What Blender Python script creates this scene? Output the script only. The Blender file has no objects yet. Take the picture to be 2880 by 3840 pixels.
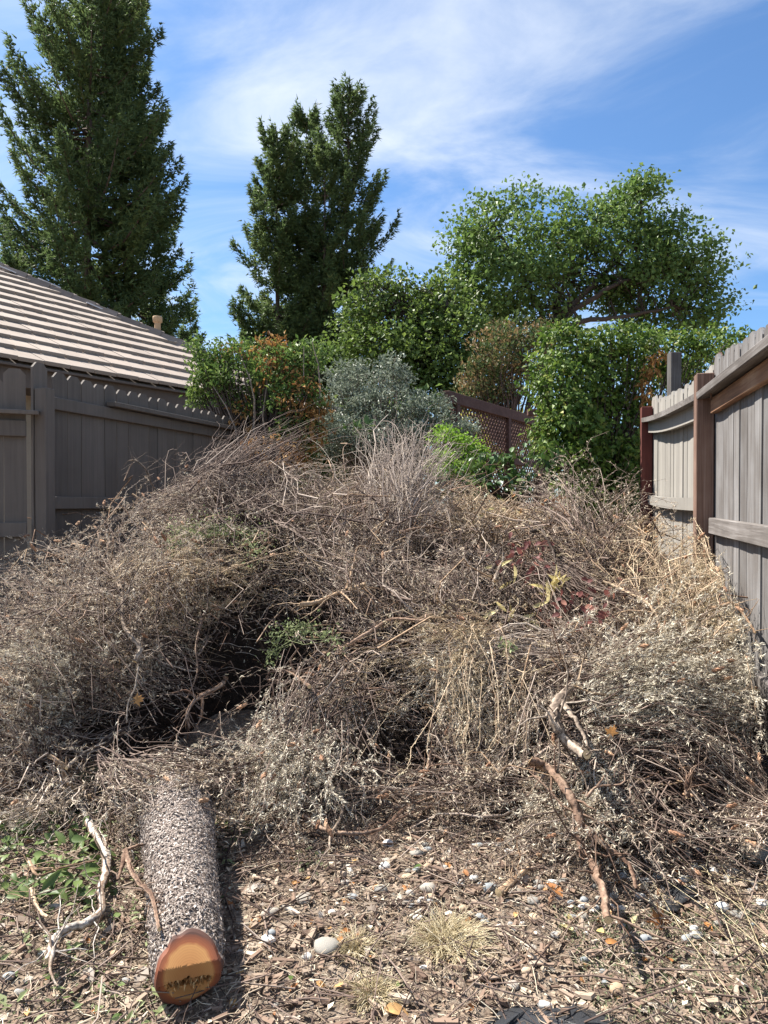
import bpy, bmesh, math, random
import numpy as np
from mathutils import Matrix, Vector
R = math.radians
rng = np.random.default_rng(11)
random.seed(11)
scene = bpy.context.scene
col = scene.collection
PI = math.pi

# ------------------------------------------------------------------ camera, sky, sun, exposure
F, W_, H_, EYE, PITCH = 2680.0, 2880, 3840, 1.35, R(0.68)
cam_d = bpy.data.cameras.new('camera'); cam = bpy.data.objects.new('camera', cam_d); col.objects.link(cam)
cam_d.sensor_fit = 'VERTICAL'; cam_d.sensor_height = 36; cam_d.lens = F / H_ * 36
cam_d.clip_start = 0.05; cam_d.clip_end = 3000
cam.location = (0, 0, EYE); cam.rotation_euler = (PI / 2 - PITCH, 0, 0)
scene.camera = cam

SUN = Vector((-0.50, 0.30, 0.80)).normalized()
sun_d = bpy.data.lights.new('sun', 'SUN'); sun = bpy.data.objects.new('sun', sun_d); col.objects.link(sun)
sun_d.energy = 5.0; sun_d.angle = R(0.53); sun_d.color = (1.0, 0.95, 0.87)
sun.rotation_euler = SUN.to_track_quat('Z', 'Y').to_euler(); sun.location = (-20, 5, 30)

world = bpy.data.worlds.new('World'); scene.world = world; world.use_nodes = True
wt = world.node_tree; wn = wt.nodes; wl = wt.links; wn.clear()
sky = wn.new('ShaderNodeTexSky'); sky.sky_type = 'NISHITA'; sky.sun_disc = False
sky.sun_elevation = math.asin(SUN.z); sky.sun_rotation = math.atan2(SUN.x, SUN.y)
sky.air_density = 1.0; sky.dust_density = 0.6; sky.ozone_density = 1.2
tc = wn.new('ShaderNodeTexCoord')
sep = wn.new('ShaderNodeSeparateXYZ'); wl.new(tc.outputs['Generated'], sep.inputs[0])
def wmath(op, a, b=None, clamp=False):
    n = wn.new('ShaderNodeMath'); n.operation = op; n.use_clamp = clamp
    for i, v in enumerate((a, b)):
        if v is None: continue
        if isinstance(v, (int, float)): n.inputs[i].default_value = v
        else: wl.new(v, n.inputs[i])
    return n.outputs[0]
# project the view direction on a high flat layer so that the cirrus has the right perspective
zc = wmath('ADD', wmath('MAXIMUM', sep.outputs['Z'], 0.0), 0.16)
comb = wn.new('ShaderNodeCombineXYZ')
wl.new(wmath('DIVIDE', sep.outputs['X'], zc), comb.inputs[0]); wl.new(wmath('DIVIDE', sep.outputs['Y'], zc), comb.inputs[1])
mp = wn.new('ShaderNodeMapping'); mp.inputs['Rotation'].default_value = (0, 0, R(35)); mp.inputs['Scale'].default_value = (0.8, 1.35, 1)
mp.inputs['Location'].default_value = (1.9, 0.4, 0)
wl.new(comb.outputs[0], mp.inputs[0])
n1 = wn.new('ShaderNodeTexNoise'); n1.inputs['Scale'].default_value = 1.7; n1.inputs['Detail'].default_value = 9; n1.inputs['Roughness'].default_value = 0.58; n1.inputs['Distortion'].default_value = 0.9
wl.new(mp.outputs[0], n1.inputs[0])
n2 = wn.new('ShaderNodeTexNoise'); n2.inputs['Scale'].default_value = 0.55; n2.inputs['Detail'].default_value = 3
wl.new(mp.outputs[0], n2.inputs[0])
cl = wmath('ADD', wmath('MULTIPLY', n1.outputs['Fac'], 0.75), wmath('MULTIPLY', n2.outputs['Fac'], 0.5))
rmp = wn.new('ShaderNodeValToRGB'); rmp.color_ramp.interpolation = 'EASE'
rmp.color_ramp.elements[0].position = 0.52; rmp.color_ramp.elements[0].color = (0, 0, 0, 1)
rmp.color_ramp.elements[1].position = 0.92; rmp.color_ramp.elements[1].color = (0.85, 0.85, 0.85, 1)
wl.new(cl, rmp.inputs[0])
mixc = wn.new('ShaderNodeMix'); mixc.data_type = 'RGBA'
tint = wn.new('ShaderNodeMix'); tint.data_type = 'RGBA'; tint.blend_type = 'MULTIPLY'; tint.inputs[0].default_value = 1
tint.inputs[7].default_value = (0.70, 0.95, 1.18, 1)
wl.new(sky.outputs[0], tint.inputs[6])
wl.new(rmp.outputs[0], mixc.inputs[0]); wl.new(tint.outputs[2], mixc.inputs[6]); mixc.inputs[7].default_value = (6.6, 7.0, 7.5, 1)
bg = wn.new('ShaderNodeBackground'); bg.inputs['Strength'].default_value = 0.062
wo = wn.new('ShaderNodeOutputWorld')
wl.new(mixc.outputs[2], bg.inputs[0]); wl.new(bg.outputs[0], wo.inputs[0])

vs = scene.view_settings
vs.view_transform = 'Standard'; vs.look = 'None'; vs.gamma = 1.0; vs.use_curve_mapping = False
vs.exposure = 1.4
scene.cycles.max_bounces = 6; scene.cycles.diffuse_bounces = 2; scene.cycles.transparent_max_bounces = 4
scene.cycles.use_denoising = True

# ------------------------------------------------------------------ geometry helpers
def ray(px, py):
    x = (px - 1440) / F; y = (1920 - py) / F
    return x, math.cos(PITCH) + y * math.sin(PITCH), y * math.cos(PITCH) - math.sin(PITCH)
def at(px, py, Y):                      # a point of the place at depth Y
    x, f, z = ray(px, py); k = Y / f
    return Vector((x * k, Y, EYE + z * k))
def smooth(a, b, v):
    t = np.clip((v - a) / (b - a), 0, 1); return t * t * (3 - 2 * t)
def wob(X, Y, s=1.0, k=0.0):            # soft lumps
    return (np.sin(X * 1.9 * s + 1.3 + k) * np.cos(Y * 2.3 * s + .7 + k) + .6 * np.sin(X * 4.1 * s - Y * 3.1 * s + k) + .4 * np.cos(X * 7.3 * s + Y * 5.9 * s + 2 * k)) / 2
def G(X, Y):                            # the ground
    X = np.asarray(X, float); Y = np.asarray(Y, float)
    near = 1 - smooth(8, 14, np.hypot(X, Y))
    return .40 * smooth(3.0, 5.2, Y) + .012 * wob(X, Y, 2.2) * near
def bump(X, Y, cx, cy, rx, ry): return np.exp(-((X - cx) / rx) ** 2 - ((Y - cy) / ry) ** 2)
XS = np.array([-4, -2.6, -2.1, -1.5, -.9, -.2, .4, .8, 1.2, 1.6, 2.0, 2.4, 4])
ZT = np.array([.50, .70, .97, 1.30, 1.50, 1.55, 1.48, 1.26, 1.30, 1.27, 1.0, .85, .5])
XB = np.array([-4, -2, -1.2, -.9, -.6, -.1, .5, .8, 1.1, 1.5, 2.5])
YB = np.array([2.9, 2.75, 2.85, 3.2, 3.15, 3.05, 2.95, 2.6, 2.5, 2.62, 2.7])
HOLES = []
def hol(X, Y):                          # dark hollows in the pile
    h = 0 * np.asarray(X, float)
    for (cx, cy, rx, ry, a) in HOLES: h = h + a * bump(X, Y, cx, cy, rx, ry)
    return np.clip(h, 0, 1)
def Hm(X, Y, holes=True):                           # top of the brush mound
    X = np.asarray(X, float); Y = np.asarray(Y, float)
    yb = np.interp(X, XB, YB); zt = np.interp(X, XS, ZT); yt = 5.75 - .25 * np.abs(X)
    g = G(X, Y); t = (Y - yb) / (yt - yb)
    s = np.sin(np.clip(t, 0, 1) * PI / 2) ** 1.15 * (1 - smooth(6.3, 7.2, Y))
    h = g + (zt - .30 - g) * s + .28 * smooth(0, .16, t) * (1 - smooth(6.3, 7.2, Y)) - .08
    m = smooth(0, .2, t)
    h = h + m * (.085 * wob(X, Y, 1.25, .8) + .085 * wob(X, Y, 2.9, .3) + .03 * wob(X, Y, 6.1, 1.3))
    if holes: h = h - m * .55 * hol(X, Y)
    return np.where(t < 0, g - .06, np.maximum(h, g - .06))
YY = np.linspace(1.5, 6.2, 480)
def surf(px, py, off=0.0):              # where a ray meets the mound (or ground)
    x, f, z = ray(px, py)
    X = x * YY / f; Z = EYE + z * YY / f
    hit = Z < np.maximum(Hm(X, YY), G(X, YY))
    if hit.any(): Y = YY[np.argmax(hit)]
    else: Y = YY[np.argmin(Z - Hm(X, YY) - .0 * YY)]; Y = min(max(Y, 4.6), 5.7)
    return at(px, py, Y - off)
_h = []
for (px, py, rx, ry, a) in [(1010, 2290, .20, .20, 1), (880, 2380, .24, .24, 1.1), (700, 2520, .16, .16, .8), (640, 2740, .30, .17, 1.1), (430, 2780, .24, .15, 1), (160, 2790, .22, .12, .9), (1000, 2560, .14, .12, .8), (1480, 2690, .20, .13, .9), (1340, 2920, .22, .11, .9), (1560, 2960, .2, .10, .9), (1900, 2560, .13, .1, .7), (2010, 2240, .13, .12, .6), (2230, 1990, .18, .2, 1), (2330, 2400, .2, .14, .8), (2080, 2790, .10, .08, .7), (2560, 3040, .22, .10, 1), (2640, 2800, .16, .07, .6), (1180, 2090, .14, .12, .6), (1570, 2010, .16, .14, .7), (1800, 2230, .13, .11, .6), (330, 2560, .14, .1, .6), (1120, 2350, .12, .1, .7)]:
    p = surf(px, py); _h.append((p.x, p.y, rx, ry, a * .95))
HOLES += _h
def gnd(px, py, off=0.0):
    x, f, z = ray(px, py); X = x * YY / f; Z = EYE + z * YY / f
    hit = Z < G(X, YY); Y = YY[np.argmax(hit)] if hit.any() else 6
    p = at(px, py, Y); p.z = float(G(p.x, p.y)) + off
    return p

WM = {}
def obj(name, mesh, mat=None, parent=None, M=None, **props):
    o = bpy.data.objects.new(name, mesh); col.objects.link(o)
    M = M if M is not None else Matrix.Identity(4)
    if parent is not None:
        o.parent = parent; o.matrix_parent_inverse = WM[parent.name].inverted()
    o.matrix_basis = M; WM[o.name] = M
    if mat is not None and mesh is not None and len(mesh.materials) == 0: mesh.materials.append(mat)
    for k, v in props.items(): o[k] = v
    return o
def thing(name, loc, label, cat, group=None, rz=0):
    o = obj(name, None, M=Matrix.Translation(loc) @ Matrix.Rotation(rz, 4, 'Z'), label=label, category=cat)
    o.empty_display_size = .1
    if group: o['group'] = group
    return o
def mesh_np(name, V, Q=None, T=None, rnd=None, smooth_=False, mat=None):
    m = bpy.data.meshes.new(name); V = np.asarray(V, np.float32)
    parts = []; tot = []
    if Q is not None and len(Q): parts.append(np.asarray(Q, np.int32).ravel()); tot += [np.full(len(Q), 4, np.int32)]
    if T is not None and len(T): parts.append(np.asarray(T, np.int32).ravel()); tot += [np.full(len(T), 3, np.int32)]
    li = np.concatenate(parts); lt = np.concatenate(tot); ls = np.concatenate([[0], np.cumsum(lt)[:-1]]).astype(np.int32)
    m.vertices.add(len(V)); m.vertices.foreach_set('co', V.ravel())
    m.loops.add(len(li)); m.loops.foreach_set('vertex_index', li)
    m.polygons.add(len(lt)); m.polygons.foreach_set('loop_start', ls)
    m.polygons.foreach_set('use_smooth', np.full(len(lt), smooth_, bool))
    m.update(calc_edges=True)
    if rnd is not None:
        a = m.attributes.new('rnd', 'FLOAT', 'POINT'); a.data.foreach_set('value', np.asarray(rnd, np.float32))
    if mat: m.materials.append(mat)
    return m
def nrm(v): return v / np.maximum(np.linalg.norm(v, axis=-1, keepdims=True), 1e-9)
def tubes(P, Rr, sides=3, rnd=None, cap=False):
    P = np.asarray(P, float); N, K, _ = P.shape; Rr = np.broadcast_to(np.asarray(Rr, float), (N, K))
    T = np.empty_like(P); T[:, 1:-1] = P[:, 2:] - P[:, :-2]; T[:, 0] = P[:, 1] - P[:, 0]; T[:, -1] = P[:, -1] - P[:, -2]; T = nrm(T)
    ref = np.tile(np.array([.31, .17, .93]), (N, 1)); ref[np.abs((T.mean(1) * ref).sum(1)) > .85] = (.9, .4, .1)
    A = nrm(np.cross(T, ref[:, None, :])); B = np.cross(T, A)
    an = np.arange(sides) * 2 * PI / sides
    V = P[:, :, None, :] + Rr[:, :, None, None] * (A[:, :, None, :] * np.cos(an)[None, None, :, None] + B[:, :, None, :] * np.sin(an)[None, None, :, None])
    idx = np.arange(N * K * sides).reshape(N, K, sides)
    a = idx[:, :-1]; b = idx[:, 1:]
    Q = np.stack([a, np.roll(a, -1, 2), np.roll(b, -1, 2), b], -1).reshape(-1, 4)
    rv = None if rnd is None else np.repeat(rnd, K * sides)
    return V.reshape(-1, 3), Q, rv
def leaves(C, D, Nn, L, Wd, rnd, fold=.12, curl=0.0):   # one rhombic, slightly folded leaf per row
    D = nrm(D); S = nrm(np.cross(D, Nn)); U = np.cross(S, D)
    L = np.broadcast_to(L, (len(C),))[:, None]; Wd = np.broadcast_to(Wd, (len(C),))[:, None]
    V = np.stack([C, C + D * L * .48 + S * Wd * .5 + U * L * fold, C + D * L - U * L * curl, C + D * L * .48 - S * Wd * .5 + U * L * fold], 1)
    n = len(C); Q = np.arange(4 * n).reshape(n, 4)
    return V.reshape(-1, 3), Q, np.repeat(rnd, 4)
def cat(*gs):
    V = []; Q = []; r = []; o = 0
    for v, q, k in gs:
        V.append(v); Q.append(q + o); r.append(k); o += len(v)
    return np.concatenate(V), np.concatenate(Q), np.concatenate(r)
def rv(n, k=3): return rng.normal(size=(n, k))
BOX = {}
def box_mesh(sx, sy, sz, bev=.004):
    key = (round(sx, 3), round(sy, 3), round(sz, 3), bev)
    if key not in BOX:
        bm = bmesh.new(); bmesh.ops.create_cube(bm, size=1)
        bmesh.ops.scale(bm, vec=(sx, sy, sz), verts=bm.verts)
        if bev: bmesh.ops.bevel(bm, geom=bm.edges[:], offset=bev, segments=1, affect='EDGES')
        m = bpy.data.meshes.new('box'); bm.to_mesh(m); bm.free(); BOX[key] = m
    return BOX[key].copy() if False else BOX[key]
def box(name, sx, sy, sz, M, mat, parent, bev=.004):
    m = box_mesh(sx, sy, sz, bev)
    if len(m.materials) and m.materials[0] != mat: m = m.copy(); m.materials.clear()
    return obj(name, m, mat, parent, M)
def loc(M, x, y, z, rx=0, ry=0, rz=0):
    return M @ Matrix.Translation((x, y, z)) @ Matrix.Rotation(rz, 4, 'Z') @ Matrix.Rotation(ry, 4, 'Y') @ Matrix.Rotation(rx, 4, 'X')

# ------------------------------------------------------------------ materials
def newmat(name):
    m = bpy.data.materials.new(name); m.use_nodes = True; t = m.node_tree; t.nodes.clear()
    return m, t, t.nodes, t.links
def ramp(nd, stops):
    r = nd.new('ShaderNodeValToRGB'); e = r.color_ramp.elements
    while len(e) < len(stops): e.new(.5)
    for i, (p, c) in enumerate(stops): e[i].position = p; e[i].color = (*c, 1)
    return r
def leafmat(name, stops, rough=.6, transl=.25, spec=.3, src='attr', grain=0, grain_scale=60, grain_amt=.5, bumpd=0):
    m, t, nd, lk = newmat(name)
    if src == 'attr':
        a = nd.new('ShaderNodeAttribute'); a.attribute_name = 'rnd'; fac = a.outputs['Fac']
    else:
        a = nd.new('ShaderNodeObjectInfo'); fac = a.outputs['Random']
    r = ramp(nd, stops); lk.new(fac, r.inputs[0]); c = r.outputs[0]
    p = nd.new('ShaderNodeBsdfPrincipled'); p.inputs['Roughness'].default_value = rough; p.inputs['Specular IOR Level'].default_value = spec
    if grain:
        tcx = nd.new('ShaderNodeTexCoord'); nz = nd.new('ShaderNodeTexNoise'); nz.inputs['Scale'].default_value = grain_scale; nz.inputs['Detail'].default_value = 4
        lk.new(tcx.outputs['Object'], nz.inputs[0])
        g = nd.new('ShaderNodeMapRange'); g.inputs[1].default_value = .25; g.inputs[2].default_value = .75; g.inputs[3].default_value = 1 - grain_amt; g.inputs[4].default_value = 1 + grain_amt
        lk.new(nz.outputs['Fac'], g.inputs[0])
        mx = nd.new('ShaderNodeMix'); mx.data_type = 'RGBA'; mx.blend_type = 'MULTIPLY'; mx.inputs[0].default_value = 1
        lk.new(c, mx.inputs[6]); lk.new(g.outputs[0], mx.inputs[7]); c = mx.outputs[2]
        if bumpd:
            b = nd.new('ShaderNodeBump'); b.inputs['Distance'].default_value = bumpd; b.inputs['Strength'].default_value = .8
            lk.new(nz.outputs['Fac'], b.inputs['Height']); lk.new(b.outputs[0], p.inputs['Normal'])
    lk.new(c, p.inputs['Base Color']); out = nd.new('ShaderNodeOutputMaterial')
    if transl:
        tr = nd.new('ShaderNodeBsdfTranslucent'); lk.new(c, tr.inputs[0])
        ms = nd.new('ShaderNodeMixShader'); ms.inputs[0].default_value = transl
        lk.new(p.outputs[0], ms.inputs[1]); lk.new(tr.outputs[0], ms.inputs[2]); lk.new(ms.outputs[0], out.inputs[0])
    else: lk.new(p.outputs[0], out.inputs[0])
    return m
def woodmat(name, stops, scale=(38, 38, 1.6), rough=.8, amt=.8, bumpd=.002, tint=.22, axis='z', spots=None):
    m, t, nd, lk = newmat(name)
    tcx = nd.new('ShaderNodeTexCoord'); oi = nd.new('ShaderNodeObjectInfo')
    mpn = nd.new('ShaderNodeMapping'); mpn.inputs['Scale'].default_value = scale
    ad = nd.new('ShaderNodeVectorMath'); ad.operation = 'ADD'
    mul = nd.new('ShaderNodeVectorMath'); mul.operation = 'SCALE'; mul.inputs['Scale'].default_value = 9.0
    cx = nd.new('ShaderNodeCombineXYZ')
    for i in range(3): lk.new(oi.outputs['Random'], cx.inputs[i])
    lk.new(cx.outputs[0], mul.inputs[0]); lk.new(tcx.outputs['Object'], ad.inputs[0]); lk.new(mul.outputs[0], ad.inputs[1])
    lk.new(ad.outputs[0], mpn.inputs[0])
    nz = nd.new('ShaderNodeTexNoise'); nz.inputs['Scale'].default_value = 1; nz.inputs['Detail'].default_value = 6; nz.inputs['Roughness'].default_value = .62; nz.inputs['Distortion'].default_value = .5
    lk.new(mpn.outputs[0], nz.inputs[0])
    nb = nd.new('ShaderNodeTexNoise'); nb.inputs['Scale'].default_value = 3.0; nb.inputs['Detail'].default_value = 4; lk.new(ad.outputs[0], nb.inputs[0])
    mm = nd.new('ShaderNodeMath'); mm.operation = 'MULTIPLY_ADD'; mm.inputs[1].default_value = .6; lk.new(nz.outputs['Fac'], mm.inputs[0])
    m2 = nd.new('ShaderNodeMath'); m2.operation = 'MULTIPLY'; m2.inputs[1].default_value = .4; lk.new(nb.outputs['Fac'], m2.inputs[0]); lk.new(m2.outputs[0], mm.inputs[2])
    r = ramp(nd, stops); lk.new(mm.outputs[0], r.inputs[0])
    tm = nd.new('ShaderNodeMapRange'); tm.inputs[3].default_value = 1 - tint; tm.inputs[4].default_value = 1 + tint; lk.new(oi.outputs['Random'], tm.inputs[0])
    mx = nd.new('ShaderNodeMix'); mx.data_type = 'RGBA'; mx.blend_type = 'MULTIPLY'; mx.inputs[0].default_value = 1
    lk.new(r.outputs[0], mx.inputs[6]); lk.new(tm.outputs[0], mx.inputs[7])
    p = nd.new('ShaderNodeBsdfPrincipled'); p.inputs['Roughness'].default_value = rough; p.inputs['Specular IOR Level'].default_value = .25
    b = nd.new('ShaderNodeBump'); b.inputs['Distance'].default_value = bumpd; b.inputs['Strength'].default_value = .7
    lk.new(nz.outputs['Fac'], b.inputs['Height']); lk.new(b.outputs[0], p.inputs['Normal'])
    lk.new(mx.outputs[2], p.inputs['Base Color']); out = nd.new('ShaderNodeOutputMaterial'); lk.new(p.outputs[0], out.inputs[0])
    return m
MT = {}
MT['paint_dark'] = woodmat('grey_painted_wood', [(.3, (0.105, 0.086, 0.073)), (.5, (0.137, 0.114, 0.096)), (.72, (0.168, 0.140, 0.119))], tint=.12, bumpd=.0012)
MT['weathered'] = woodmat('weathered_grey_wood', [(.3, (0.048, 0.038, 0.033)), (.45, (0.114, 0.103, 0.096)), (.58, (0.172, 0.164, 0.160)), (.75, (0.254, 0.244, 0.241))], tint=.25, scale=(55, 55, 1.8))
MT['brownwood'] = woodmat('brown_weathered_wood', [(.3, (.09, .05, .032)), (.5, (.24, .13, .075)), (.7, (.38, .25, .16))], tint=.1, scale=(1.8, 50, 50))
MT['brownpost'] = woodmat('brown_post_wood', [(.36, (0.072, 0.043, 0.032)), (.5, (0.170, 0.102, 0.075)), (.7, (0.281, 0.200, 0.162))], tint=.05, scale=(75, 75, 1.6), bumpd=.004)
MT['darkrail'] = woodmat('dark_weathered_rail', [(.3, (.05, .043, .04)), (.5, (.13, .115, .105)), (.72, (.27, .25, .24))], tint=.1, scale=(1.8, 50, 50))
MT['paint_light'] = woodmat('taupe_painted_wood', [(.3, (0.201, 0.185, 0.165)), (.5, (0.261, 0.242, 0.215)), (.75, (0.302, 0.282, 0.252))], tint=.10, bumpd=.001)
MT['redstain'] = woodmat('red_stained_wood', [(.3, (.075, .022, .018)), (.5, (.14, .042, .033)), (.75, (.20, .075, .06))], tint=.12, scale=(40, 40, 2))
MT['lattice'] = woodmat('lattice_wood', [(.3, (0.065, 0.032, 0.025)), (.5, (0.110, 0.057, 0.046)), (.75, (0.160, 0.098, 0.081))], tint=.12, scale=(30, 30, 30))
MT['tile'] = woodmat('concrete_roof_tile', [(.25, (0.239, 0.192, 0.155)), (.5, (0.312, 0.254, 0.209)), (.8, (0.371, 0.313, 0.262))], scale=(60, 8, 60), tint=.08, bumpd=.003)
MT['cap_tile'] = woodmat('hip_cap_tile', [(.25, (0.145, 0.115, 0.093)), (.5, (0.221, 0.178, 0.149)), (.8, (0.306, 0.255, 0.221))], scale=(9, 60, 60), tint=.15, bumpd=.004)
MT['fascia'] = woodmat('fascia_paint', [(.3, (.11, .085, .07)), (.7, (.14, .11, .09))], tint=.02)
MT['wall'] = woodmat('beige_stucco', [(.3, (0.336, 0.272, 0.200)), (.7, (0.400, 0.328, 0.248))], scale=(40, 40, 40), tint=.02)
MT['pipe'] = woodmat('tan_pipe', [(.3, (.42, .28, .16)), (.7, (.55, .38, .23))], scale=(20, 20, 4), tint=.0)
MT['metal'] = leafmat('flashing', [(0, (.55, .56, .58)), (1, (.6, .6, .62))], src='obj', transl=0, rough=.35)
bt = dict(transl=0, rough=.85, spec=.15, grain=1, grain_scale=70, grain_amt=.55, bumpd=.006)
MT['bark_dark'] = leafmat('dark_bark', [(0, (.055, .04, .032)), (1, (.11, .085, .07))], **bt)
MT['bark_tree'] = leafmat('tree_bark', [(0, (.07, .045, .035)), (1, (.14, .10, .08))], transl=0, rough=.9, grain=1, grain_scale=6)
MT['root_tan'] = leafmat('tan_root_bark', [(0, (.17, .105, .065)), (.5, (.34, .235, .15)), (1, (.50, .38, .26))], **bt)
MT['root_brown'] = leafmat('brown_root_bark', [(0, (.09, .052, .036)), (.5, (.19, .122, .085)), (1, (.33, .235, .17))], **bt)
MT['root_grey'] = leafmat('grey_root_bark', [(0, (.10, .075, .058)), (.5, (.25, .195, .15)), (1, (.42, .35, .28))], **bt)
MT['root_pale'] = leafmat('peeling_pale_bark', [(0, (0.125, 0.078, 0.055)), (.45, (0.250, 0.187, 0.140)), (.7, (0.406, 0.351, 0.296)), (1, (0.515, 0.476, 0.429))], **bt)
MT['cut'] = leafmat('fresh_cut_wood', [(0, (.55, .38, .19)), (1, (.68, .52, .30))], src='obj', transl=0, rough=.8, grain=1, grain_scale=80, grain_amt=.2)
MT['twig_brown'] = leafmat('brown_twig', [(0, (0.051, 0.032, 0.026)), (.45, (0.126, 0.088, 0.071)), (.8, (0.236, 0.175, 0.142)), (1, (0.421, 0.343, 0.280))], transl=0, rough=.8, spec=.2)
MT['twig_grey'] = leafmat('grey_twig', [(0, (0.176, 0.135, 0.115)), (.5, (0.365, 0.297, 0.250)), (1, (0.621, 0.527, 0.432))], transl=0, rough=.8, spec=.2)
MT['twig_tan'] = leafmat('tan_twig', [(0, (0.237, 0.153, 0.102)), (.5, (0.475, 0.349, 0.230)), (1, (0.688, 0.551, 0.396))], transl=0, rough=.8, spec=.2)
MT['leaf_grey'] = leafmat('dry_grey_leaf', [(0, (0.314, 0.237, 0.168)), (.5, (0.613, 0.498, 0.377)), (.85, (0.780, 0.682, 0.535)), (1, (0.679, 0.629, 0.485))], rough=.85, transl=.15, spec=.1)
MT['leaf_pale'] = leafmat('dry_pale_leaf', [(0, (0.396, 0.341, 0.251)), (.5, (0.676, 0.600, 0.469)), (1, (0.780, 0.737, 0.608))], rough=.85, transl=.15, spec=.1)
MT['leaf_tan'] = leafmat('dry_tan_leaf', [(0, (.30, .23, .14)), (.5, (.52, .425, .28)), (1, (.66, .57, .41))], rough=.85, transl=.15, spec=.1)
MT['seed'] = leafmat('dry_seed_head', [(0, (0.225, 0.120, 0.071)), (.5, (0.324, 0.186, 0.111)), (1, (0.405, 0.256, 0.158))], src='obj', transl=0, rough=.9, grain=1, grain_scale=260, grain_amt=.5, bumpd=.002)
MT['redwood'] = leafmat('redwood_foliage', [(0, (0.055, 0.085, 0.034)), (.5, (0.104, 0.153, 0.055)), (.85, (0.187, 0.242, 0.081)), (1, (0.303, 0.234, 0.085))], rough=.6, transl=.42, spec=.3)
MT['broad'] = leafmat('broadleaf_foliage', [(0, (0.068, 0.117, 0.030)), (.5, (0.117, 0.193, 0.047)), (.9, (0.207, 0.282, 0.076)), (1, (0.358, 0.358, 0.123))], rough=.5, transl=.38, spec=.35)
MT['broad2'] = leafmat('broadleaf_light_foliage', [(0, (.06, .10, .02)), (.5, (.11, .17, .035)), (.9, (.19, .25, .06)), (1, (.28, .28, .08))], rough=.5, transl=.4, spec=.35)
MT['myrtle'] = leafmat('myrtle_foliage', [(0, (0.060, 0.103, 0.033)), (.45, (0.111, 0.149, 0.052)), (.6, (0.212, 0.149, 0.067)), (1, (0.323, 0.218, 0.109))], rough=.6, transl=.3)
MT['privet'] = leafmat('privet_leaf', [(0, (0.046, 0.091, 0.021)), (.5, (0.111, 0.182, 0.042)), (1, (0.260, 0.338, 0.091))], rough=.55, transl=.32, spec=.25)
MT['deadleaf'] = leafmat('dead_brown_leaf', [(0, (.15, .065, .024)), (.5, (.34, .165, .05)), (1, (.52, .33, .12))], rough=.7, transl=.35)
MT['olive'] = leafmat('silver_green_leaf', [(0, (0.098, 0.124, 0.085)), (.5, (0.221, 0.254, 0.182)), (1, (0.442, 0.474, 0.377))], rough=.5, transl=.2, spec=.4)
MT['lime'] = leafmat('lime_leaf', [(0, (.09, .19, .018)), (.5, (.19, .33, .035)), (1, (.31, .43, .07))], rough=.45, transl=.45)
MT['camellia'] = leafmat('glossy_green_leaf', [(0, (0.023, 0.054, 0.014)), (.5, (0.054, 0.108, 0.023)), (1, (0.126, 0.189, 0.050))], rough=.4, transl=.2, spec=.35, src='obj')
MT['vine'] = leafmat('vine_leaf', [(0, (.03, .065, .012)), (.45, (.09, .155, .024)), (.8, (.19, .27, .05)), (1, (.38, .37, .11))], rough=.52, transl=.34, spec=.28)
MT['vine_o'] = leafmat('vine_leaf_single', [(0, (.04, .08, .012)), (.5, (.12, .20, .03)), (.85, (.24, .32, .06)), (1, (.46, .42, .12))], rough=.52, transl=.34, spec=.28, src='obj')
MT['yellowgreen'] = leafmat('yellow_green_leaf', [(0, (.22, .22, .04)), (1, (.46, .42, .10))], rough=.5, transl=.4)
MT['weed'] = leafmat('pale_green_weed', [(0, (.13, .17, .07)), (.6, (.28, .33, .15)), (1, (.42, .46, .24))], rough=.6, transl=.35)
MT['redleaf'] = leafmat('dull_red_leaf', [(0, (.13, .045, .04)), (.6, (.26, .095, .08)), (1, (.42, .20, .14))], rough=.6, transl=.3, src='obj')
MT['yellowleaf'] = leafmat('pale_yellow_leaf', [(0, (.62, .50, .19)), (1, (.78, .68, .36))], rough=.5, transl=.35, src='obj')
MT['orangeleaf'] = leafmat('orange_brown_leaf', [(0, (.30, .125, .045)), (.5, (.46, .21, .07)), (1, (.58, .36, .15))], rough=.65, transl=.25, src='obj', grain=1, grain_scale=40, grain_amt=.25)
MT['greyleaf'] = leafmat('grey_brown_leaf', [(0, (.25, .20, .16)), (1, (.50, .45, .39))], rough=.7, transl=.2, src='obj')
MT['greenleaf'] = leafmat('fresh_green_leaf', [(0, (0.065, 0.111, 0.026)), (1, (0.176, 0.234, 0.078))], rough=.45, transl=.3, src='obj')
MT['stone'] = leafmat('river_stone_grey', [(0, (.20, .195, .18)), (.35, (.30, .275, .235)), (.7, (.40, .35, .29)), (1, (.24, .27, .29))], src='obj', transl=0, rough=.75, grain=1, grain_scale=25, grain_amt=.22, bumpd=.0015)
MT['stone_tan'] = leafmat('river_stone_tan', [(0, (.40, .27, .17)), (1, (.48, .38, .27))], src='obj', transl=0, rough=.75, grain=1, grain_scale=25, grain_amt=.2, bumpd=.0015)
MT['stone_white'] = leafmat('white_stone', [(0, (.62, .59, .54)), (1, (.72, .70, .66))], src='obj', transl=0, rough=.8, grain=1, grain_scale=30, grain_amt=.15, bumpd=.0015)
MT['stone_blue'] = leafmat('blue_grey_stone', [(0, (0.238, 0.255, 0.261)), (1, (0.313, 0.323, 0.324))], src='obj', transl=0, rough=.75, grain=1, grain_scale=25, grain_amt=.18, bumpd=.0015)
MT['straw'] = leafmat('dry_straw', [(0, (0.164, 0.112, 0.076)), (.35, (0.326, 0.243, 0.172)), (.7, (0.540, 0.448, 0.332)), (1, (0.780, 0.725, 0.566))], rough=.8, transl=.1, spec=.2)
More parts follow.
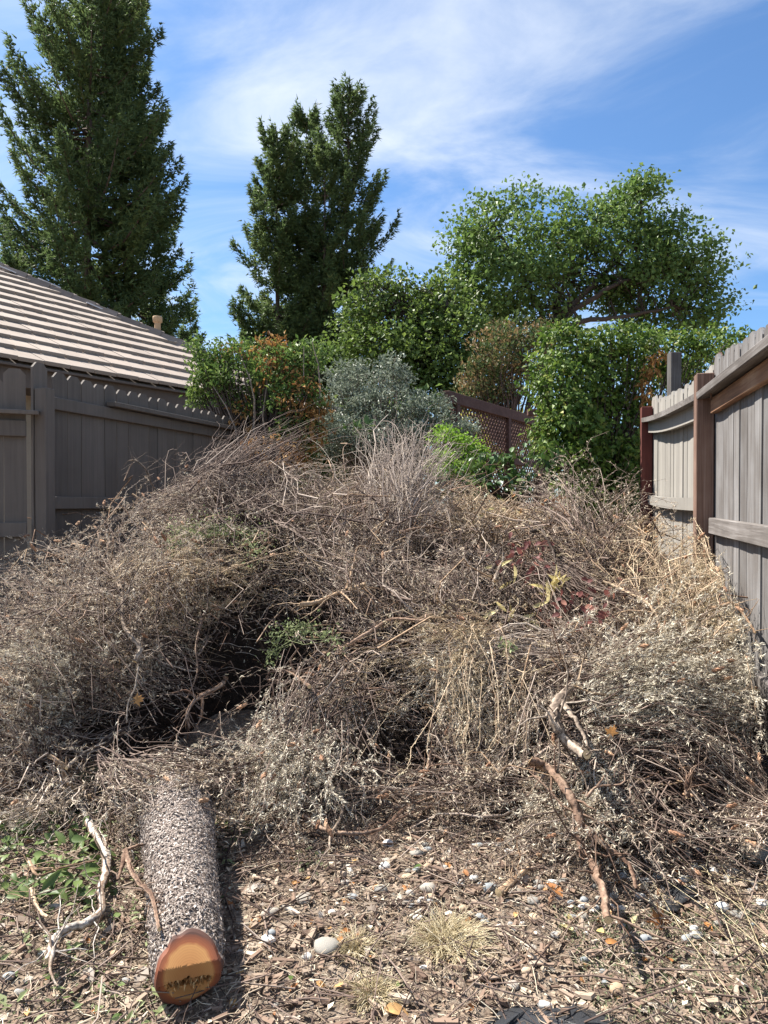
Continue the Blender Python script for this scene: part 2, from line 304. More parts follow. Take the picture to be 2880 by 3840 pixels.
MT['grass_dry'] = leafmat('dry_grass_blade', [(0, (.40, .32, .18)), (.5, (.60, .50, .31)), (1, (.74, .66, .47))], rough=.7, transl=.15, spec=.15)
MT['chip'] = leafmat('wood_chip', [(0, (0.110, 0.073, 0.055)), (.45, (0.220, 0.152, 0.112)), (.8, (0.352, 0.278, 0.211)), (1, (0.572, 0.520, 0.436))], rough=.85, transl=0, spec=.15)
MT['moss'] = leafmat('low_green_weed', [(0, (.075, .085, .045)), (.6, (.15, .165, .085)), (1, (.24, .26, .14))], rough=.7, transl=.25)
MT['fabric'] = leafmat('black_weed_fabric', [(0, (.022, .023, .026)), (1, (.03, .031, .034))], src='obj', transl=0, rough=.5, spec=.4, grain=1, grain_scale=300, grain_amt=.35, bumpd=.001)

# ground soil
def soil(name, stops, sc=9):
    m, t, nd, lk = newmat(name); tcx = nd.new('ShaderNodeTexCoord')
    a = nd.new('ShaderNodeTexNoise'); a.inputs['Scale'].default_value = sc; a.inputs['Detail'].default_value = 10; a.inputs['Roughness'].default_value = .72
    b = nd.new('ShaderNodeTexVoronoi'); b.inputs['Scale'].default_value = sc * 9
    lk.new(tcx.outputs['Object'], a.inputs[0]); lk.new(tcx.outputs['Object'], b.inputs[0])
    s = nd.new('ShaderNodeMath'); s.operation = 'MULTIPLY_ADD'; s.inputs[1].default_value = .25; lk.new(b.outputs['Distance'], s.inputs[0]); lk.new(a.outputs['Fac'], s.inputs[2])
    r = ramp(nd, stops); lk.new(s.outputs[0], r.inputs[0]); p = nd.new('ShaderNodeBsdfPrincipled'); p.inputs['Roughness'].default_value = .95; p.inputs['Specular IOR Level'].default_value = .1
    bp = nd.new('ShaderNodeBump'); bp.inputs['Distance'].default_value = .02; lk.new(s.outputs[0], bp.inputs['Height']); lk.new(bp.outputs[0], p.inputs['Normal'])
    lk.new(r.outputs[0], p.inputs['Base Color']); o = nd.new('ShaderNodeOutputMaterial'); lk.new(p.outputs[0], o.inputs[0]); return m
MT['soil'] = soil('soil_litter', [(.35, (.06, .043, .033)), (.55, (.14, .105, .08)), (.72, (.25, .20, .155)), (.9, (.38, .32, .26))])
MT['mound'] = soil('brush_core_shade', [(.35, (.012, .009, .007)), (.6, (.028, .02, .016)), (.9, (.06, .044, .034))], 22)  # near-black colour paints the shade of gaps and hollows into the pile core

# ------------------------------------------------------------------ ground
def grid(name, xs, ys, fz, mat, **props):
    X, Y = np.meshgrid(xs, ys); V = np.stack([X, Y, fz(X, Y)], -1).reshape(-1, 3)
    n, k = len(ys), len(xs); I = np.arange(n * k).reshape(n, k)
    Q = np.stack([I[:-1, :-1], I[:-1, 1:], I[1:, 1:], I[1:, :-1]], -1).reshape(-1, 4)
    return obj(name, mesh_np(name, V, Q, smooth_=True, mat=mat), **props)
sp = lambda a, b: np.sign(np.linspace(-1, 1, a)) * np.abs(np.linspace(-1, 1, a)) ** 4 * b
xs = np.unique(np.concatenate([np.linspace(-4, 4, 120), sp(60, 900)])); ys = np.unique(np.concatenate([np.linspace(.5, 7, 130), sp(60, 900)]))
gnoise = lambda X, Y: .006 * np.sin(X * 31 + Y * 17) * np.cos(Y * 37 - X * 11) * (np.hypot(X, Y) < 8)
grid('ground', xs, ys, lambda X, Y: G(X, Y) + gnoise(X, Y), MT['soil'], kind='structure')

# ------------------------------------------------------------------ fences
PK = {}
def picket_mesh(w, h, mat, ear=.035, th=.018):
    key = (w, h, mat.name)
    if key in PK: return PK[key]
    bm = bmesh.new(); pr = [(-w / 2, 0), (w / 2, 0), (w / 2, h - ear * 1.1), (w / 2 - ear, h), (-w / 2 + ear, h), (-w / 2, h - ear * 1.1)]
    f = [bm.verts.new((x, -th / 2, z)) for x, z in pr]; b = [bm.verts.new((x, th / 2, z)) for x, z in pr]
    bm.faces.new(f); bm.faces.new(b[::-1])
    for i in range(6): bm.faces.new((f[(i + 1) % 6], f[i], b[i], b[(i + 1) % 6]))
    bmesh.ops.recalc_face_normals(bm, faces=bm.faces)
    m = bpy.data.meshes.new('picket'); bm.to_mesh(m); bm.free(); m.materials.append(mat); PK[key] = m; return m
def sweep(name, pts, w, h, mat, parent):       # a board that follows a line: w across (local y), h tall
    P = np.array([tuple(p) for p in pts], float); n = len(P); T = np.gradient(P, axis=0); T[:, 2] = 0; T = nrm(T)
    N = np.stack([-T[:, 1], T[:, 0], 0 * T[:, 0]], -1); V = []
    for a, b in ((-1, -1), (1, -1), (1, 1), (-1, 1)): V.append(P + N * a * w / 2 + np.array([0, 0, b * h / 2]))
    V = np.stack(V, 1).reshape(-1, 3); I = np.arange(4 * n).reshape(n, 4)
    Q = np.stack([I[:-1], np.roll(I[:-1], -1, 1), np.roll(I[1:], -1, 1), I[1:]], -1).reshape(-1, 4)
    Q = np.concatenate([Q, I[0][None, ::-1], I[-1][None]])
    V = V - V.mean(0) * 0
    return obj(name, mesh_np(name, V, Q, mat=mat), parent=parent)

# left fence
A0 = Vector((-2.41, 5.0)); A1 = Vector((-1.586, 7.66)); dA = (A1 - A0).normalized(); LA = (A1 - A0).length; angA = math.atan2(dA.y, dA.x)
fl = thing('picket_fence', (A0.x, A0.y, .40), 'dark grey painted dog-eared picket fence in shade beside the tiled house', 'fence', rz=angA)
MF = Matrix.Translation((A0.x, A0.y, 0)) @ Matrix.Rotation(angA, 4, 'Z')
for i in range(21):
    x = -.005 + i * .1397 if i else -.06
    top = 2.335 if i == 0 else 2.30 + random.uniform(-.012, .012) - .002 * i
    h = 1.88; pm = picket_mesh(.137, h, MT['paint_dark'])
    gap = .004 if i in (6, 9, 13) else 0
    obj('picket', pm, parent=fl, M=loc(MF, x + .075 + gap, .012 + random.uniform(-.003, .004), top - h, ry=R(random.uniform(-.35, .35)), rz=R(random.uniform(-1, 1))))
box('post', .092, .092, 1.78, loc(MF, .0, -.05, 2.15 - .89), MT['paint_dark'], fl)
box('rail', LA - .10, .038, .09, loc(MF, LA / 2 + .01, -.019, 2.065), MT['paint_dark'], fl)
box('rail', LA - .10, .038, .09, loc(MF, LA / 2 + .01, -.019, 1.355), MT['paint_dark'], fl)
box('rail', LA - .10, .038, .09, loc(MF, LA / 2 + .01, -.019, .64), MT['paint_dark'], fl)
box('cap_board', LA - .62, .09, .038, loc(MF, LA / 2 + .38, -.057, 2.135, rx=R(4)), MT['paint_dark'], fl)
box('post', .09, .09, 1.8, loc(MF, LA + .06, -.05, 2.17 - .9), MT['brownpost'], fl)
box('post_cap', .13, .12, .022, loc(MF, LA + .06, -.05, 2.182, rx=R(2)), MT['weathered'], fl)
# the short run this side of the post, stepped down
angB = math.atan2(.41, .91); MB = Matrix.Translation((A0.x - .03, A0.y - .05, 0)) @ Matrix.Rotation(angB, 4, 'Z')
for i in range(9):
    top = (2.27 if i == 0 else 2.215) + random.uniform(-.01, .01)
    obj('picket', picket_mesh(.137, 1.88, MT['paint_dark']), parent=fl, M=loc(MB, -.095 - i * (.1445 if i else 0) - (.008 if i == 1 else 0), .02, top - 1.88, ry=R(random.uniform(-.4, .4))))
for z in (1.865, 1.17, .5): box('rail', 1.25, .038, .11 if z > 1.8 else .10, loc(MB, -.655, -.012, z), MT['paint_dark'], fl)
box('cap_board', 1.3, .10, .03, loc(MB, -.60, -.04, 1.975, rx=R(5)), MT['paint_dark'], fl)

# right fence, near bare section
B1 = Vector((1.985, 4.3)); B0 = Vector((1.43, 2.1)); dB = (B1 - B0).normalized(); LB = (B1 - B0).length; aB = math.atan2(dB.y, dB.x)
fr = thing('board_fence', (B0.x, B0.y, .3), 'weathered bare grey board fence with brown rail and thick brown post, in sun', 'fence', rz=aB)
MR = Matrix.Translation((B0.x, B0.y, 0)) @ Matrix.Rotation(aB, 4, 'Z')
nP = int(LB / .137) + 1
for i in range(nP):
    x = LB - .03 - i * .137; f = x / LB
    obj('picket', picket_mesh(.134, 1.86, MT['weathered']), parent=fr, M=loc(MR, x, -.012 + random.uniform(-.004, .004), 2.11 + .11 * f + random.uniform(-.02, .02) - 1.86, ry=R(random.uniform(-.5, .5)), rz=R(random.uniform(-2, 2))))
    if i < nP - 1: obj('batten', picket_mesh(.05, 1.80, MT['weathered']), parent=fr, M=loc(MR, x - .068, -.031, 2.09 + .11 * f + random.uniform(-.03, .03) - 1.80))
box('rail', LB - .06, .038, .09, loc(MR, LB / 2 - .05, .018, 1.925), MT['brownwood'], fr)
box('cap_board', LB + .04, .105, .045, loc(MR, LB / 2 - .02, .05, 1.998, rx=R(-6), ry=R(-.3)), MT['darkrail'], fr)
box('rail', LB - .02, .038, .095, loc(MR, LB / 2 - .03, .018, 1.208, ry=R(-.5)), MT['darkrail'], fr)
box('rail', LB, .038, .09, loc(MR, LB / 2, .018, .54), MT['darkrail'], fr)
box('kick_board', LB, .03, .24, loc(MR, LB / 2, .004, .36), MT['darkrail'], fr)
box('post', .10, .10, 1.85, loc(MR, LB + .04, .052, 2.135 - .925), MT['brownpost'], fr)
obj('picket', picket_mesh(.09, 1.9, MT['brownpost']), parent=fr, M=loc(MR, LB + .03, -.035, 2.26 - 1.9))
tw = [at(2775, 1365, 4.0), at(2730, 1395, 4.05), at(2685, 1430, 4.08), at(2665, 1465, 4.08), at(2668, 1500, 4.1)]
v, q, r_ = tubes(np.array([[tuple(p) for p in tw]]), .0045, 6, np.array([.3]))
obj('dry_tendril', mesh_np('dry_tendril', v, q, rnd=r_, smooth_=True, mat=MT['root_brown']), label='thin dry vine tendril hooked over the weathered fence cap board', category='tendril')
# right fence, far painted section
C0 = B1 + Vector((.015, .06)); C1 = Vector((2.55, 6.8)); dC = (C1 - C0).normalized(); LC = (C1 - C0).length; aC = math.atan2(dC.y, dC.x)
fp = thing('board_fence', (C0.x, C0.y, .4), 'taupe painted board fence with bowed rails and dark red end post', 'fence', rz=aC)
MP = Matrix.Translation((C0.x, C0.y, 0)) @ Matrix.Rotation(aC, 4, 'Z')
def sag(x): return .14 * (x / LC) - .035 * math.sin(PI * x / LC)
for i in range(int(LC / .137) + 1):
    x = .06 + i * .137
    obj('picket', picket_mesh(.132, 1.95, MT['paint_light']), parent=fp, M=loc(MP, x, -.012 + random.uniform(-.004, .004), 2.15 + 1.25 * sag(x) + .03 + random.uniform(-.02, .02) - 1.95, ry=R(random.uniform(-.4, .4)), rz=R(random.uniform(-1.5, 1.5))))
    obj('batten', picket_mesh(.045, 1.86, MT['paint_light']), parent=fp, M=loc(MP, x + .067, -.031, 2.10 + 1.25 * sag(x) - 1.86))
def railC(z0, off, w, h, mat, nm, k=1.0, lo=.0):
    pts = []
    for j in range(11):
        x = lo + (LC - lo) * j / 10; p = MP @ Vector((x, off + .03 * math.sin(PI * x / LC), z0 + k * sag(x))); pts.append(p)
    sweep(nm, pts, w, h, mat, fp)
railC(1.935, .02, .038, .10, MT['paint_light'], 'rail'); railC(2.005, .05, .10, .04, MT['darkrail'], 'cap_board'); railC(1.345, .02, .038, .085, MT['paint_light'], 'rail', .3); railC(.62, .02, .038, .09, MT['paint_light'], 'rail', .3)
box('post', .10, .10, 1.95, loc(MP, LC + .03, .05, 2.27 - .975), MT['redstain'], fp)
stp = at(2528, 1390, 6.9); stub = obj('wooden_post', box_mesh(.10, .10, 2.3).copy(), MT['weathered'], M=Matrix.Translation((stp.x, 6.9, 2.80 - 1.15)), label='weathered grey post rising above the taupe fence against the ivy', category='post')

# ------------------------------------------------------------------ house with tiled roof
CO = Vector((-.76, 13.5, 3.0)); d2 = Vector((.56, .83, 0)).normalized(); u2 = Vector((-.83, .56, 0)).normalized(); TP = .563; pitch = math.atan(TP)
hs = thing('house', (-4.0, 11.0, .4), 'low house with pale brown tiled hip roof and taupe fascia behind the fence', 'house')
upv = (u2 * math.cos(pitch) + Vector((0, 0, math.sin(pitch)))).normalized(); nv = d2.cross(upv) * -1
if nv.z < 0: nv = -nv
def roof_face(corner, length, ncourse, exposure, first, parent):
    # frame: X along -d (away from the corner), Y up the slope
    ex = -d2; ez = nv; ey = upv
    Fm = Matrix(((ex.x, ey.x, ez.x, corner.x), (ex.y, ey.y, ez.y, corner.y), (ex.z, ey.z, ez.z, corner.z), (0, 0, 0, 1)))
    Ls = ncourse * exposure
    pts = [(0, 0, -.03), (length, 0, -.03), (length, Ls, -.03), (Ls * math.cos(pitch), Ls, -.03)]
    V = [Fm @ Vector(p) for p in pts]; V2 = [p - nv * .05 for p in V]
    me = bpy.data.meshes.new('roof'); me.from_pydata([tuple(p) for p in V + V2], [], [(0, 1, 2, 3), (7, 6, 5, 4), (0, 4, 5, 1), (3, 2, 6, 7), (0, 3, 7, 4), (1, 5, 6, 2)]); me.update()
    rf = obj('roof', me, MT['cap_tile'], parent)
    tl = box_mesh(.319, .45, .05, .004)
    if not len(tl.materials): tl.materials.append(MT['tile'])
    for k in range(ncourse):
        y = k * exposure; x0 = y * math.cos(pitch)
        x = x0 + .16 + (.16 if k % 2 else 0) - .33
        while x < length:
            if x > x0 - .12:
                obj('tile', tl, parent=rf, M=Fm @ Matrix.Translation((x, y + .20, .022 + random.uniform(-.004, .004))) @ Matrix.Rotation(R(-6.5 + random.uniform(-.25, .25)), 4, 'X') @ Matrix.Rotation(R(random.uniform(-.25, .25)), 4, 'Z'))
            x += .33
    # hip caps
    hl = Vector((Ls * math.cos(pitch), Ls, 0)); n = int(hl.length / .40); hd = hl.normalized(); an = math.atan2(hd.y, hd.x)
    cp = box_mesh(.47, .21, .03, .004)
    if not len(cp.materials): cp.materials.append(MT['cap_tile'])
    for i in range(n):
        p = hd * (.2 + i * .40)
        for s in (-1, 1):
            obj('hip_cap', cp, parent=rf, M=Fm @ Matrix.Translation((p.x, p.y, .085 + random.uniform(-.006, .006))) @ Matrix.Rotation(an, 4, 'Z') @ Matrix.Translation((0, s * .09, -.012 if s > 0 else -.045)) @ Matrix.Rotation(R(4.0), 4, 'Y') @ Matrix.Rotation(R(-6 if s > 0 else 42), 4, 'X'))
    return rf, Fm
rf1, FM1 = roof_face(CO, 8.6, 15, .40, True, hs)
CO2 = CO + d2 * 1.9 + u2 * 1.0
rf2, FM2 = roof_face(CO2, 9.5, 13, .40, False, hs)
MH = Matrix(((-d2.x, u2.x, 0, CO.x), (-d2.y, u2.y, 0, CO.y), (0, 0, 1, 0), (0, 0, 0, 1)))
box('fascia', 8.7, .03, .24, loc(MH, 4.3, .03, 2.83), MT['fascia'], hs)
box('gutter', 8.7, .10, .03, loc(MH, 4.3, -.02, 2.945), MT['fascia'], hs)
box('wall', 8.0, .2, 2.5, loc(MH, 4.6, .75, 1.5), MT['wall'], hs)
box('soffit', 8.6, .62, .02, loc(MH, 4.3, .36, 2.73), MT['fascia'], hs)
# vent pipe
vp = at(591, 1262, 12.9); vb = thing('vent_pipe', vp, 'short tan vent pipe with a collar rising from the tiled roof', 'vent pipe')
def lathe(name, prof, mat, parent, M, n=14):
    P = np.array([[r_ * math.cos(a), r_ * math.sin(a), z] for r_, z in prof for a in np.arange(n) * 2 * PI / n]); k = len(prof)
    I = np.arange(n * k).reshape(k, n); Q = np.stack([I[:-1], np.roll(I[:-1], -1, 1), np.roll(I[1:], -1, 1), I[1:]], -1).reshape(-1, 4)
    return obj(name, mesh_np(name, P, Q, smooth_=True, mat=mat), parent=parent, M=M)
lathe('pipe', [(.055, -.25), (.055, .26)], MT['pipe'], vb, Matrix.Translation(vp)); lathe('collar', [(.055, .24), (.082, .26), (.085, .34), (.08, .355), (.05, .36), (.0, .352)], MT['pipe'], vb, Matrix.Translation(vp))
for (px, py, Y) in ((15, 1005, 12.2), (185, 1062, 12.6), (365, 1152, 12.6)):
    p = at(px, py, Y); box('flashing', .38, .10, .02, Matrix.Translation(p) @ Matrix.Rotation(R(20), 4, 'Y') @ Matrix.Rotation(R(30), 4, 'Z'), MT['metal'], hs, .002)

# ------------------------------------------------------------------ lattice screen
La = at(1690, 1500, 9.0); Lb = at(2020, 1575, 11.8); La.z = Lb.z = 0; dL = (Lb - La).normalized(); LL = (Lb - La).length; aL = math.atan2(dL.y, dL.x)
lt = thing('lattice_screen', (La.x, La.y, .4), 'dark red-brown lattice screen with a top beam behind the green shrubs', 'lattice', rz=aL)
ML = Matrix.Translation(La) @ Matrix.Rotation(aL, 4, 'Z')
box('beam', LL + .25, .09, .14, loc(ML, LL / 2, 0, 2.68), MT['lattice'], lt)
for x in (.15, LL * .58, LL - .03): box('post', .09, .09, 2.2, loc(ML, x, .0, 1.51), MT['lattice'], lt)
box('mid_rail', LL, .05, .09, loc(ML, LL / 2, -.03, 1.98), MT['lattice'], lt); box('bottom_rail', LL, .05, .09, loc(ML, LL / 2, -.03, .9), MT['lattice'], lt)
V = []; Q = []
def slat(x0, z0, x1, z1, y):
    dx, dz = x1 - x0, z1 - z0; l = math.hypot(dx, dz); nx, nz = -dz / l * .012, dx / l * .012
    b = len(V); 
    for yy in (y, y - .007):
        for (a, c) in ((x0 + nx, z0 + nz), (x1 + nx, z1 + nz), (x1 - nx, z1 - nz), (x0 - nx, z0 - nz)): V.append((a, yy, c))
    Q.extend([(b, b + 1, b + 2, b + 3), (b + 7, b + 6, b + 5, b + 4)] + [(b + i, b + 4 + i, b + 4 + (i + 1) % 4, b + (i + 1) % 4) for i in range(4)])
zl, zh = .9, 2.62; st = .098; hh = zh - zl
k = -hh
while k < LL:
    for s in (1, -1):
        a0, a1 = max(k, 0), min(k + hh, LL)
        if a1 > a0:
            if s > 0: slat(a0, zl + a0 - k, a1, zl + a1 - k, .012)
            else: slat(a0, zh - (a0 - k), a1, zh - (a1 - k), .003)
    k += st
obj('lattice_slats', mesh_np('lattice_slats', [tuple(ML @ Vector(p)) for p in V], Q, mat=MT['lattice']), parent=lt, kind='stuff')
p = at(2020, 1547, 9.6); pg = thing('pergola_beam', (p.x, p.y, p.z), 'short level red-brown beam end sticking out of the vines by the lattice', 'beam')
box('beam', .62, .09, .085, Matrix.Translation(p + Vector((.16, 0, 0))), MT['lattice'], pg); box('post', .09, .09, 2.1, Matrix.Translation((p.x + .42, p.y + .05, p.z - 1.09)), MT['lattice'], pg)

# ------------------------------------------------------------------ trees
def conifer(name, px, Y, top_py, rad_px, label, seed, nb=150, sprays=17000, lean=0.0, low=.12, flat=1.0, group=None):
    g = np.random.default_rng(seed); b = at(px, 1900, Y); b.z = .4; tz = at(px, top_py, Y).z; Hh = tz - .4; Rd = rad_px * Y / F
    t = thing(name, b, label, 'tree', group)
    K = 10; s = np.linspace(0, 1, K); trunk = np.stack([b.x + lean * s + .05 * np.sin(s * 7 + seed), b.y + 0 * s, .3 + Hh * .985 * s], -1)[None]
    v, q, r_ = tubes(trunk, (.030 * Hh ** .85 * (1 - s) ** .9 * .5 + .006)[None], 9, np.array([.5]))
    tt = low + (1 - low) * g.uniform(0, 1, nb) ** .92; tt = np.sort(np.clip(tt, low, .985)); az = np.arange(nb) * 2.399 + g.normal(0, .5, nb)
    prof = np.minimum(1, (1 - tt) ** .52) * np.minimum(1, .72 + (tt - low) * 1.3)
    Lb = Rd * prof * g.uniform(.66, 1.12, nb) + .12
    el = R(-12) + R(52) * tt ** 1.3 + g.normal(0, R(8), nb)
    S = np.linspace(0, 1, 6); dirh = np.stack([np.cos(az), np.sin(az) * flat, 0 * az], -1)
    base = np.stack([np.interp(tt, s, trunk[0, :, i]) for i in range(3)], -1)
    P = base[:, None, :] + dirh[:, None, :] * (Lb[:, None] * S)[:, :, None]
    P[:, :, 2] += Lb[:, None] * (np.tan(el)[:, None] * S - .22 * np.sin(S * PI) + .16 * S ** 3)
    v2, q2, r2 = tubes(P, (.012 + .016 * Lb)[:, None] * (1 - .85 * S)[None], 4, g.uniform(0, 1, nb))
    V_, Q_, r_ = cat((v, q, r_), (v2, q2, r2))
    obj('trunk', mesh_np('trunk', V_, Q_, rnd=r_, smooth_=True, mat=MT['bark_tree']), parent=t)
    w = Lb ** 1.1 + .30; bi = g.choice(nb, sprays, p=w / w.sum()); u = g.uniform(.18, 1.02, sprays) ** .8
    fi = np.clip(u * 5, 0, 4.999); i0 = fi.astype(int); fr_ = (fi - i0)[:, None]
    C = P[bi, i0] * (1 - fr_) + P[bi, i0 + 1] * fr_
    side = np.stack([-dirh[bi, 1], dirh[bi, 0], 0 * u], -1)
    wd = (.30 * Lb[bi] * np.clip(1.08 - u, .08, .75) + .10)
    C = C + side * (g.normal(0, .62, sprays) * wd)[:, None]
    C[:, 2] += g.normal(.03, .14, sprays) + .06 * Lb[bi] * (g.uniform(size=sprays) - .5)
    D0 = nrm(dirh[bi] * .7 + side * g.normal(0, .6, sprays)[:, None] + np.stack([0 * u, 0 * u, g.normal(.25, .45, sprays)], -1))
    m = 4; Cn = np.repeat(C, m, 0); Dn = nrm(np.repeat(D0, m, 0) + g.normal(0, .42, (sprays * m, 3))); Ln = g.uniform(.10, .27, sprays * m) * (Y / 26) ** .5
    Sd = nrm(np.cross(Dn, g.normal(size=Dn.shape))) * (.028 * (Y / 26) ** .5)
    T_ = np.stack([Cn - Sd, Cn + Sd, Cn + Dn * Ln[:, None]], 1).reshape(-1, 3)
    rr = np.clip(np.repeat(g.beta(2, 2.4, nb)[bi] * .55 + .45 * g.beta(2, 2, sprays), m), 0, 1)
    obj('crown', mesh_np('crown', T_, T=np.arange(len(T_)).reshape(-1, 3), rnd=np.repeat(rr, 3), mat=MT['redwood']), parent=t)
    return t
GR = 'redwoods beyond the house'
conifer('redwood_tree', 322, 24, -420, 455, 'tallest redwood, left of frame, its brown trunk showing through the branches', 3, 190, 36000, .2, .16)
conifer('redwood_tree', 505, 26, -60, 335, 'dark redwood leaning against the right side of the tallest redwood', 4, 160, 27000, -.6, .10)
conifer('redwood_tree', 1035, 30, 470, 250, 'leftmost spire of the middle redwood clump, rounded top', 5, 140, 20000, .1, .05)
conifer('redwood_tree', 1150, 31.5, 405, 225, 'narrow middle spire between two redwoods of the central clump', 6, 120, 15000, 0, .05)
conifer('redwood_tree', 1300, 30.5, 318, 295, 'highest spire on the right side of the central redwood clump', 7, 160, 23000, .05, .05)
conifer('redwood_tree', 1215, 29.5, 540, 200, 'lower redwood spire in front of the central clump', 8, 100, 13000, 0, .05)
conifer('redwood_tree', 60, 21, 945, 150, 'small conifer at the left edge just above the tiled roof', 9, 60, 5000, 0, .05)
conifer('redwood_tree', 720, 34, 1150, 110, 'small far conifer low between the two redwood clumps', 10, 50, 3500, 0, .05)

def crown(lobes, g, per_lobe, leaves_per, rad, lsize, wfac=.6, upb=.5, drop=0.0, jit=.5):
    """lobes: (px, py, Y, rx_px, ry_px). Returns leaf centres, dirs, normals, sub-cluster centres."""
    C = []; SC = []; OUT = []
    cen = np.mean([tuple(at(l[0], l[1], l[2])) for l in lobes], 0)
    for (px, py, Y, rx, ry) in lobes:
        c = np.array(at(px, py, Y)); k = Y / F; n = max(3, int(per_lobe * (rx * ry / 20000.) * (Y / 20.) ** 0))
        d = nrm(g.normal(size=(n, 3))); rr_ = g.uniform(.35, 1.0, n) ** .6
        p = c + d * rr_[:, None] * np.array([rx * k, (rx + ry) * .5 * k, ry * k])
        SC.append(p)
        q_ = np.repeat(p, leaves_per, 0) + np.clip(g.normal(size=(n * leaves_per, 3)), -1.9, 1.9) * np.array([rad, rad, rad * .62])
        C.append(q_); OUT.append(nrm(q_ - c))
    C = np.concatenate(C); SC = np.concatenate(SC); OUT = np.concatenate(OUT); n = len(C)
    D = nrm(OUT * .5 + g.normal(size=(n, 3)) * .7 - np.array([0, 0, drop])); N = nrm(OUT * .4 + np.array([0, 0, upb]) + g.normal(size=(n, 3)) * jit)
    return C, D, N, SC
def leafmesh(name, C, D, N, size, wf, g, mat, parent, kind=None, rcl=None, curl=.1):
    n = len(C); L = size * g.uniform(.4, 1.4, n)
    rnd = np.clip(g.beta(2, 2, n) if rcl is None else rcl, 0, 1)
    v, q, r_ = leaves(C, D, N, L, L * wf, rnd, curl=curl)
    o = obj(name, mesh_np(name, v, q, rnd=r_, mat=mat), parent=parent)
    if kind: o['kind'] = kind
    return o
def stems(name, root, SC, g, mat, parent, r0=.05, r1=.008, limbs=None, K=6, wig=.08, sides=5):
    root = np.array(root); n = len(SC); S = np.linspace(0, 1, K)
    L = np.linalg.norm(SC - root, axis=1)
    mid = root + (SC - root) * .5; mid[:, 2] -= .12 * L
    P = root * ((1 - S) ** 2)[None, :, None] + 2 * mid[:, None, :] * (S * (1 - S))[None, :, None] + SC[:, None, :] * (S ** 2)[None, :, None]
    P[:, 1:-1] += g.normal(size=(n, K - 2, 3)) * (wig * L[:, None, None] * .3)
    v, q, r_ = tubes(P, np.linspace(r0, r1, K)[None], sides, g.uniform(0, 1, n))
    return obj(name, mesh_np(name, v, q, rnd=r_, smooth_=True, mat=mat), parent=parent)

# broadleaf trees
g = np.random.default_rng(21)
def broad(name, label, base_px, base_py, Y, lobes, per, lp, rad, size, mat, limbs, seed, wf=.75, r0=.16):
    g = np.random.default_rng(seed); b = at(base_px, 1900, Y); b.z = .4
    t = thing(name, b, label, 'tree')
    C, D, N, SC = crown(lobes, g, per, lp, rad, size)
    fork = np.array(at(base_px, base_py, Y))
    tp = np.stack([np.array(b) * (1 - s) + fork * s for s in np.linspace(0, 1, 6)])[None]
    groups = [tubes(tp, np.linspace(r0 * 1.5, r0, 6)[None], 9, np.array([.4]))]
    for lb in limbs:
        P = np.array([tuple(fork)] + [tuple(at(x, y, Y + dy)) for x, y, dy in lb])
        s = np.linspace(0, 1, 12); ss = np.linspace(0, 1, len(P)); P = np.stack([np.interp(s, ss, P[:, i]) for i in range(3)], -1)
        P[1:-1] += g.normal(size=(10, 3)) * .03
        groups.append(tubes(P[None], np.linspace(r0 * .62, .03, 12)[None], 6, np.array([.4])))
        # twigs from the limb to near sub-clusters
        dd = np.linalg.norm(SC[:, None, :] - P[None, 3:], axis=2); j = dd.argmin(1); ok = (dd.min(1) < 1.5)
        sel = np.where(ok)[0]; sel = sel[g.random(len(sel)) < .6]
        if len(sel):
            A = P[3:][j[sel]]; Bp = SC[sel]; S = np.linspace(0, 1, 4)
            PP = A[:, None] * (1 - S)[None, :, None] + Bp[:, None] * S[None, :, None]; PP[:, 1:-1] += g.normal(size=(len(sel), 2, 3)) * .07
            groups.append(tubes(PP, np.linspace(.022, .006, 4)[None], 3, g.uniform(0, 1, len(sel))))
    v, q, r_ = cat(*groups)
    obj('trunk', mesh_np('trunk', v, q, rnd=r_, smooth_=True, mat=MT['bark_dark']), parent=t)
    cl_ = np.repeat(g.beta(2, 2, len(SC)), lp); leafmesh('crown', C, D, N, size, wf, g, mat, t, rcl=cl_ * .45 + g.beta(2, 2, len(C)) * .55)
    return t
broad('shade_tree', 'broad green shade tree with spreading crown and bare forked limbs on the right', 2050, 1290, 20,
      [(1880, 900, 20, 190, 130), (1780, 990, 20.5, 100, 120), (1930, 1060, 20, 230, 130), (2040, 960, 21, 120, 140), (1830, 800, 20, 70, 60), (1950, 730, 20, 55, 45), (2240, 850, 20, 170, 110), (2110, 800, 20.5, 60, 60), (2390, 760, 20, 110, 75), (2370, 690, 20, 60, 40), (2450, 712, 20, 25, 18),
       (2330, 960, 20, 210, 120), (2540, 930, 20, 160, 110), (2500, 850, 20, 60, 50), (2620, 1040, 20, 110, 110), (2470, 1090, 20, 230, 100), (2690, 1150, 20, 80, 60), (2360, 1180, 20.5, 130, 60), (2560, 1180, 20, 130, 60), (2000, 1190, 20.5, 160, 80), (1860, 1220, 20.5, 110, 70), (2420, 1225, 20.3, 90, 40), (2560, 1240, 20.3, 90, 35), (2300, 1080, 20.6, 90, 60), (1770, 1120, 20.5, 90, 100), (2110, 1060, 21, 80, 90)],
      34, 70, .27, .125, MT['broad'], [[(2100, 1180, 0), (2200, 1090, 0), (2290, 1010, .3), (2400, 860, .3), (2400, 720, 0)], [(2110, 1200, 0), (2230, 1110, -.4), (2290, 1075, -.5), (2500, 1000, -.3), (2650, 1050, 0)], [(2040, 1180, .3), (1950, 1000, .3), (1850, 840, 0)], [(2140, 1210, -.5), (2330, 1190, -.6), (2520, 1150, -.6)], [(2100, 1120, .5), (2150, 950, .4), (2240, 830, .2)]], 31)
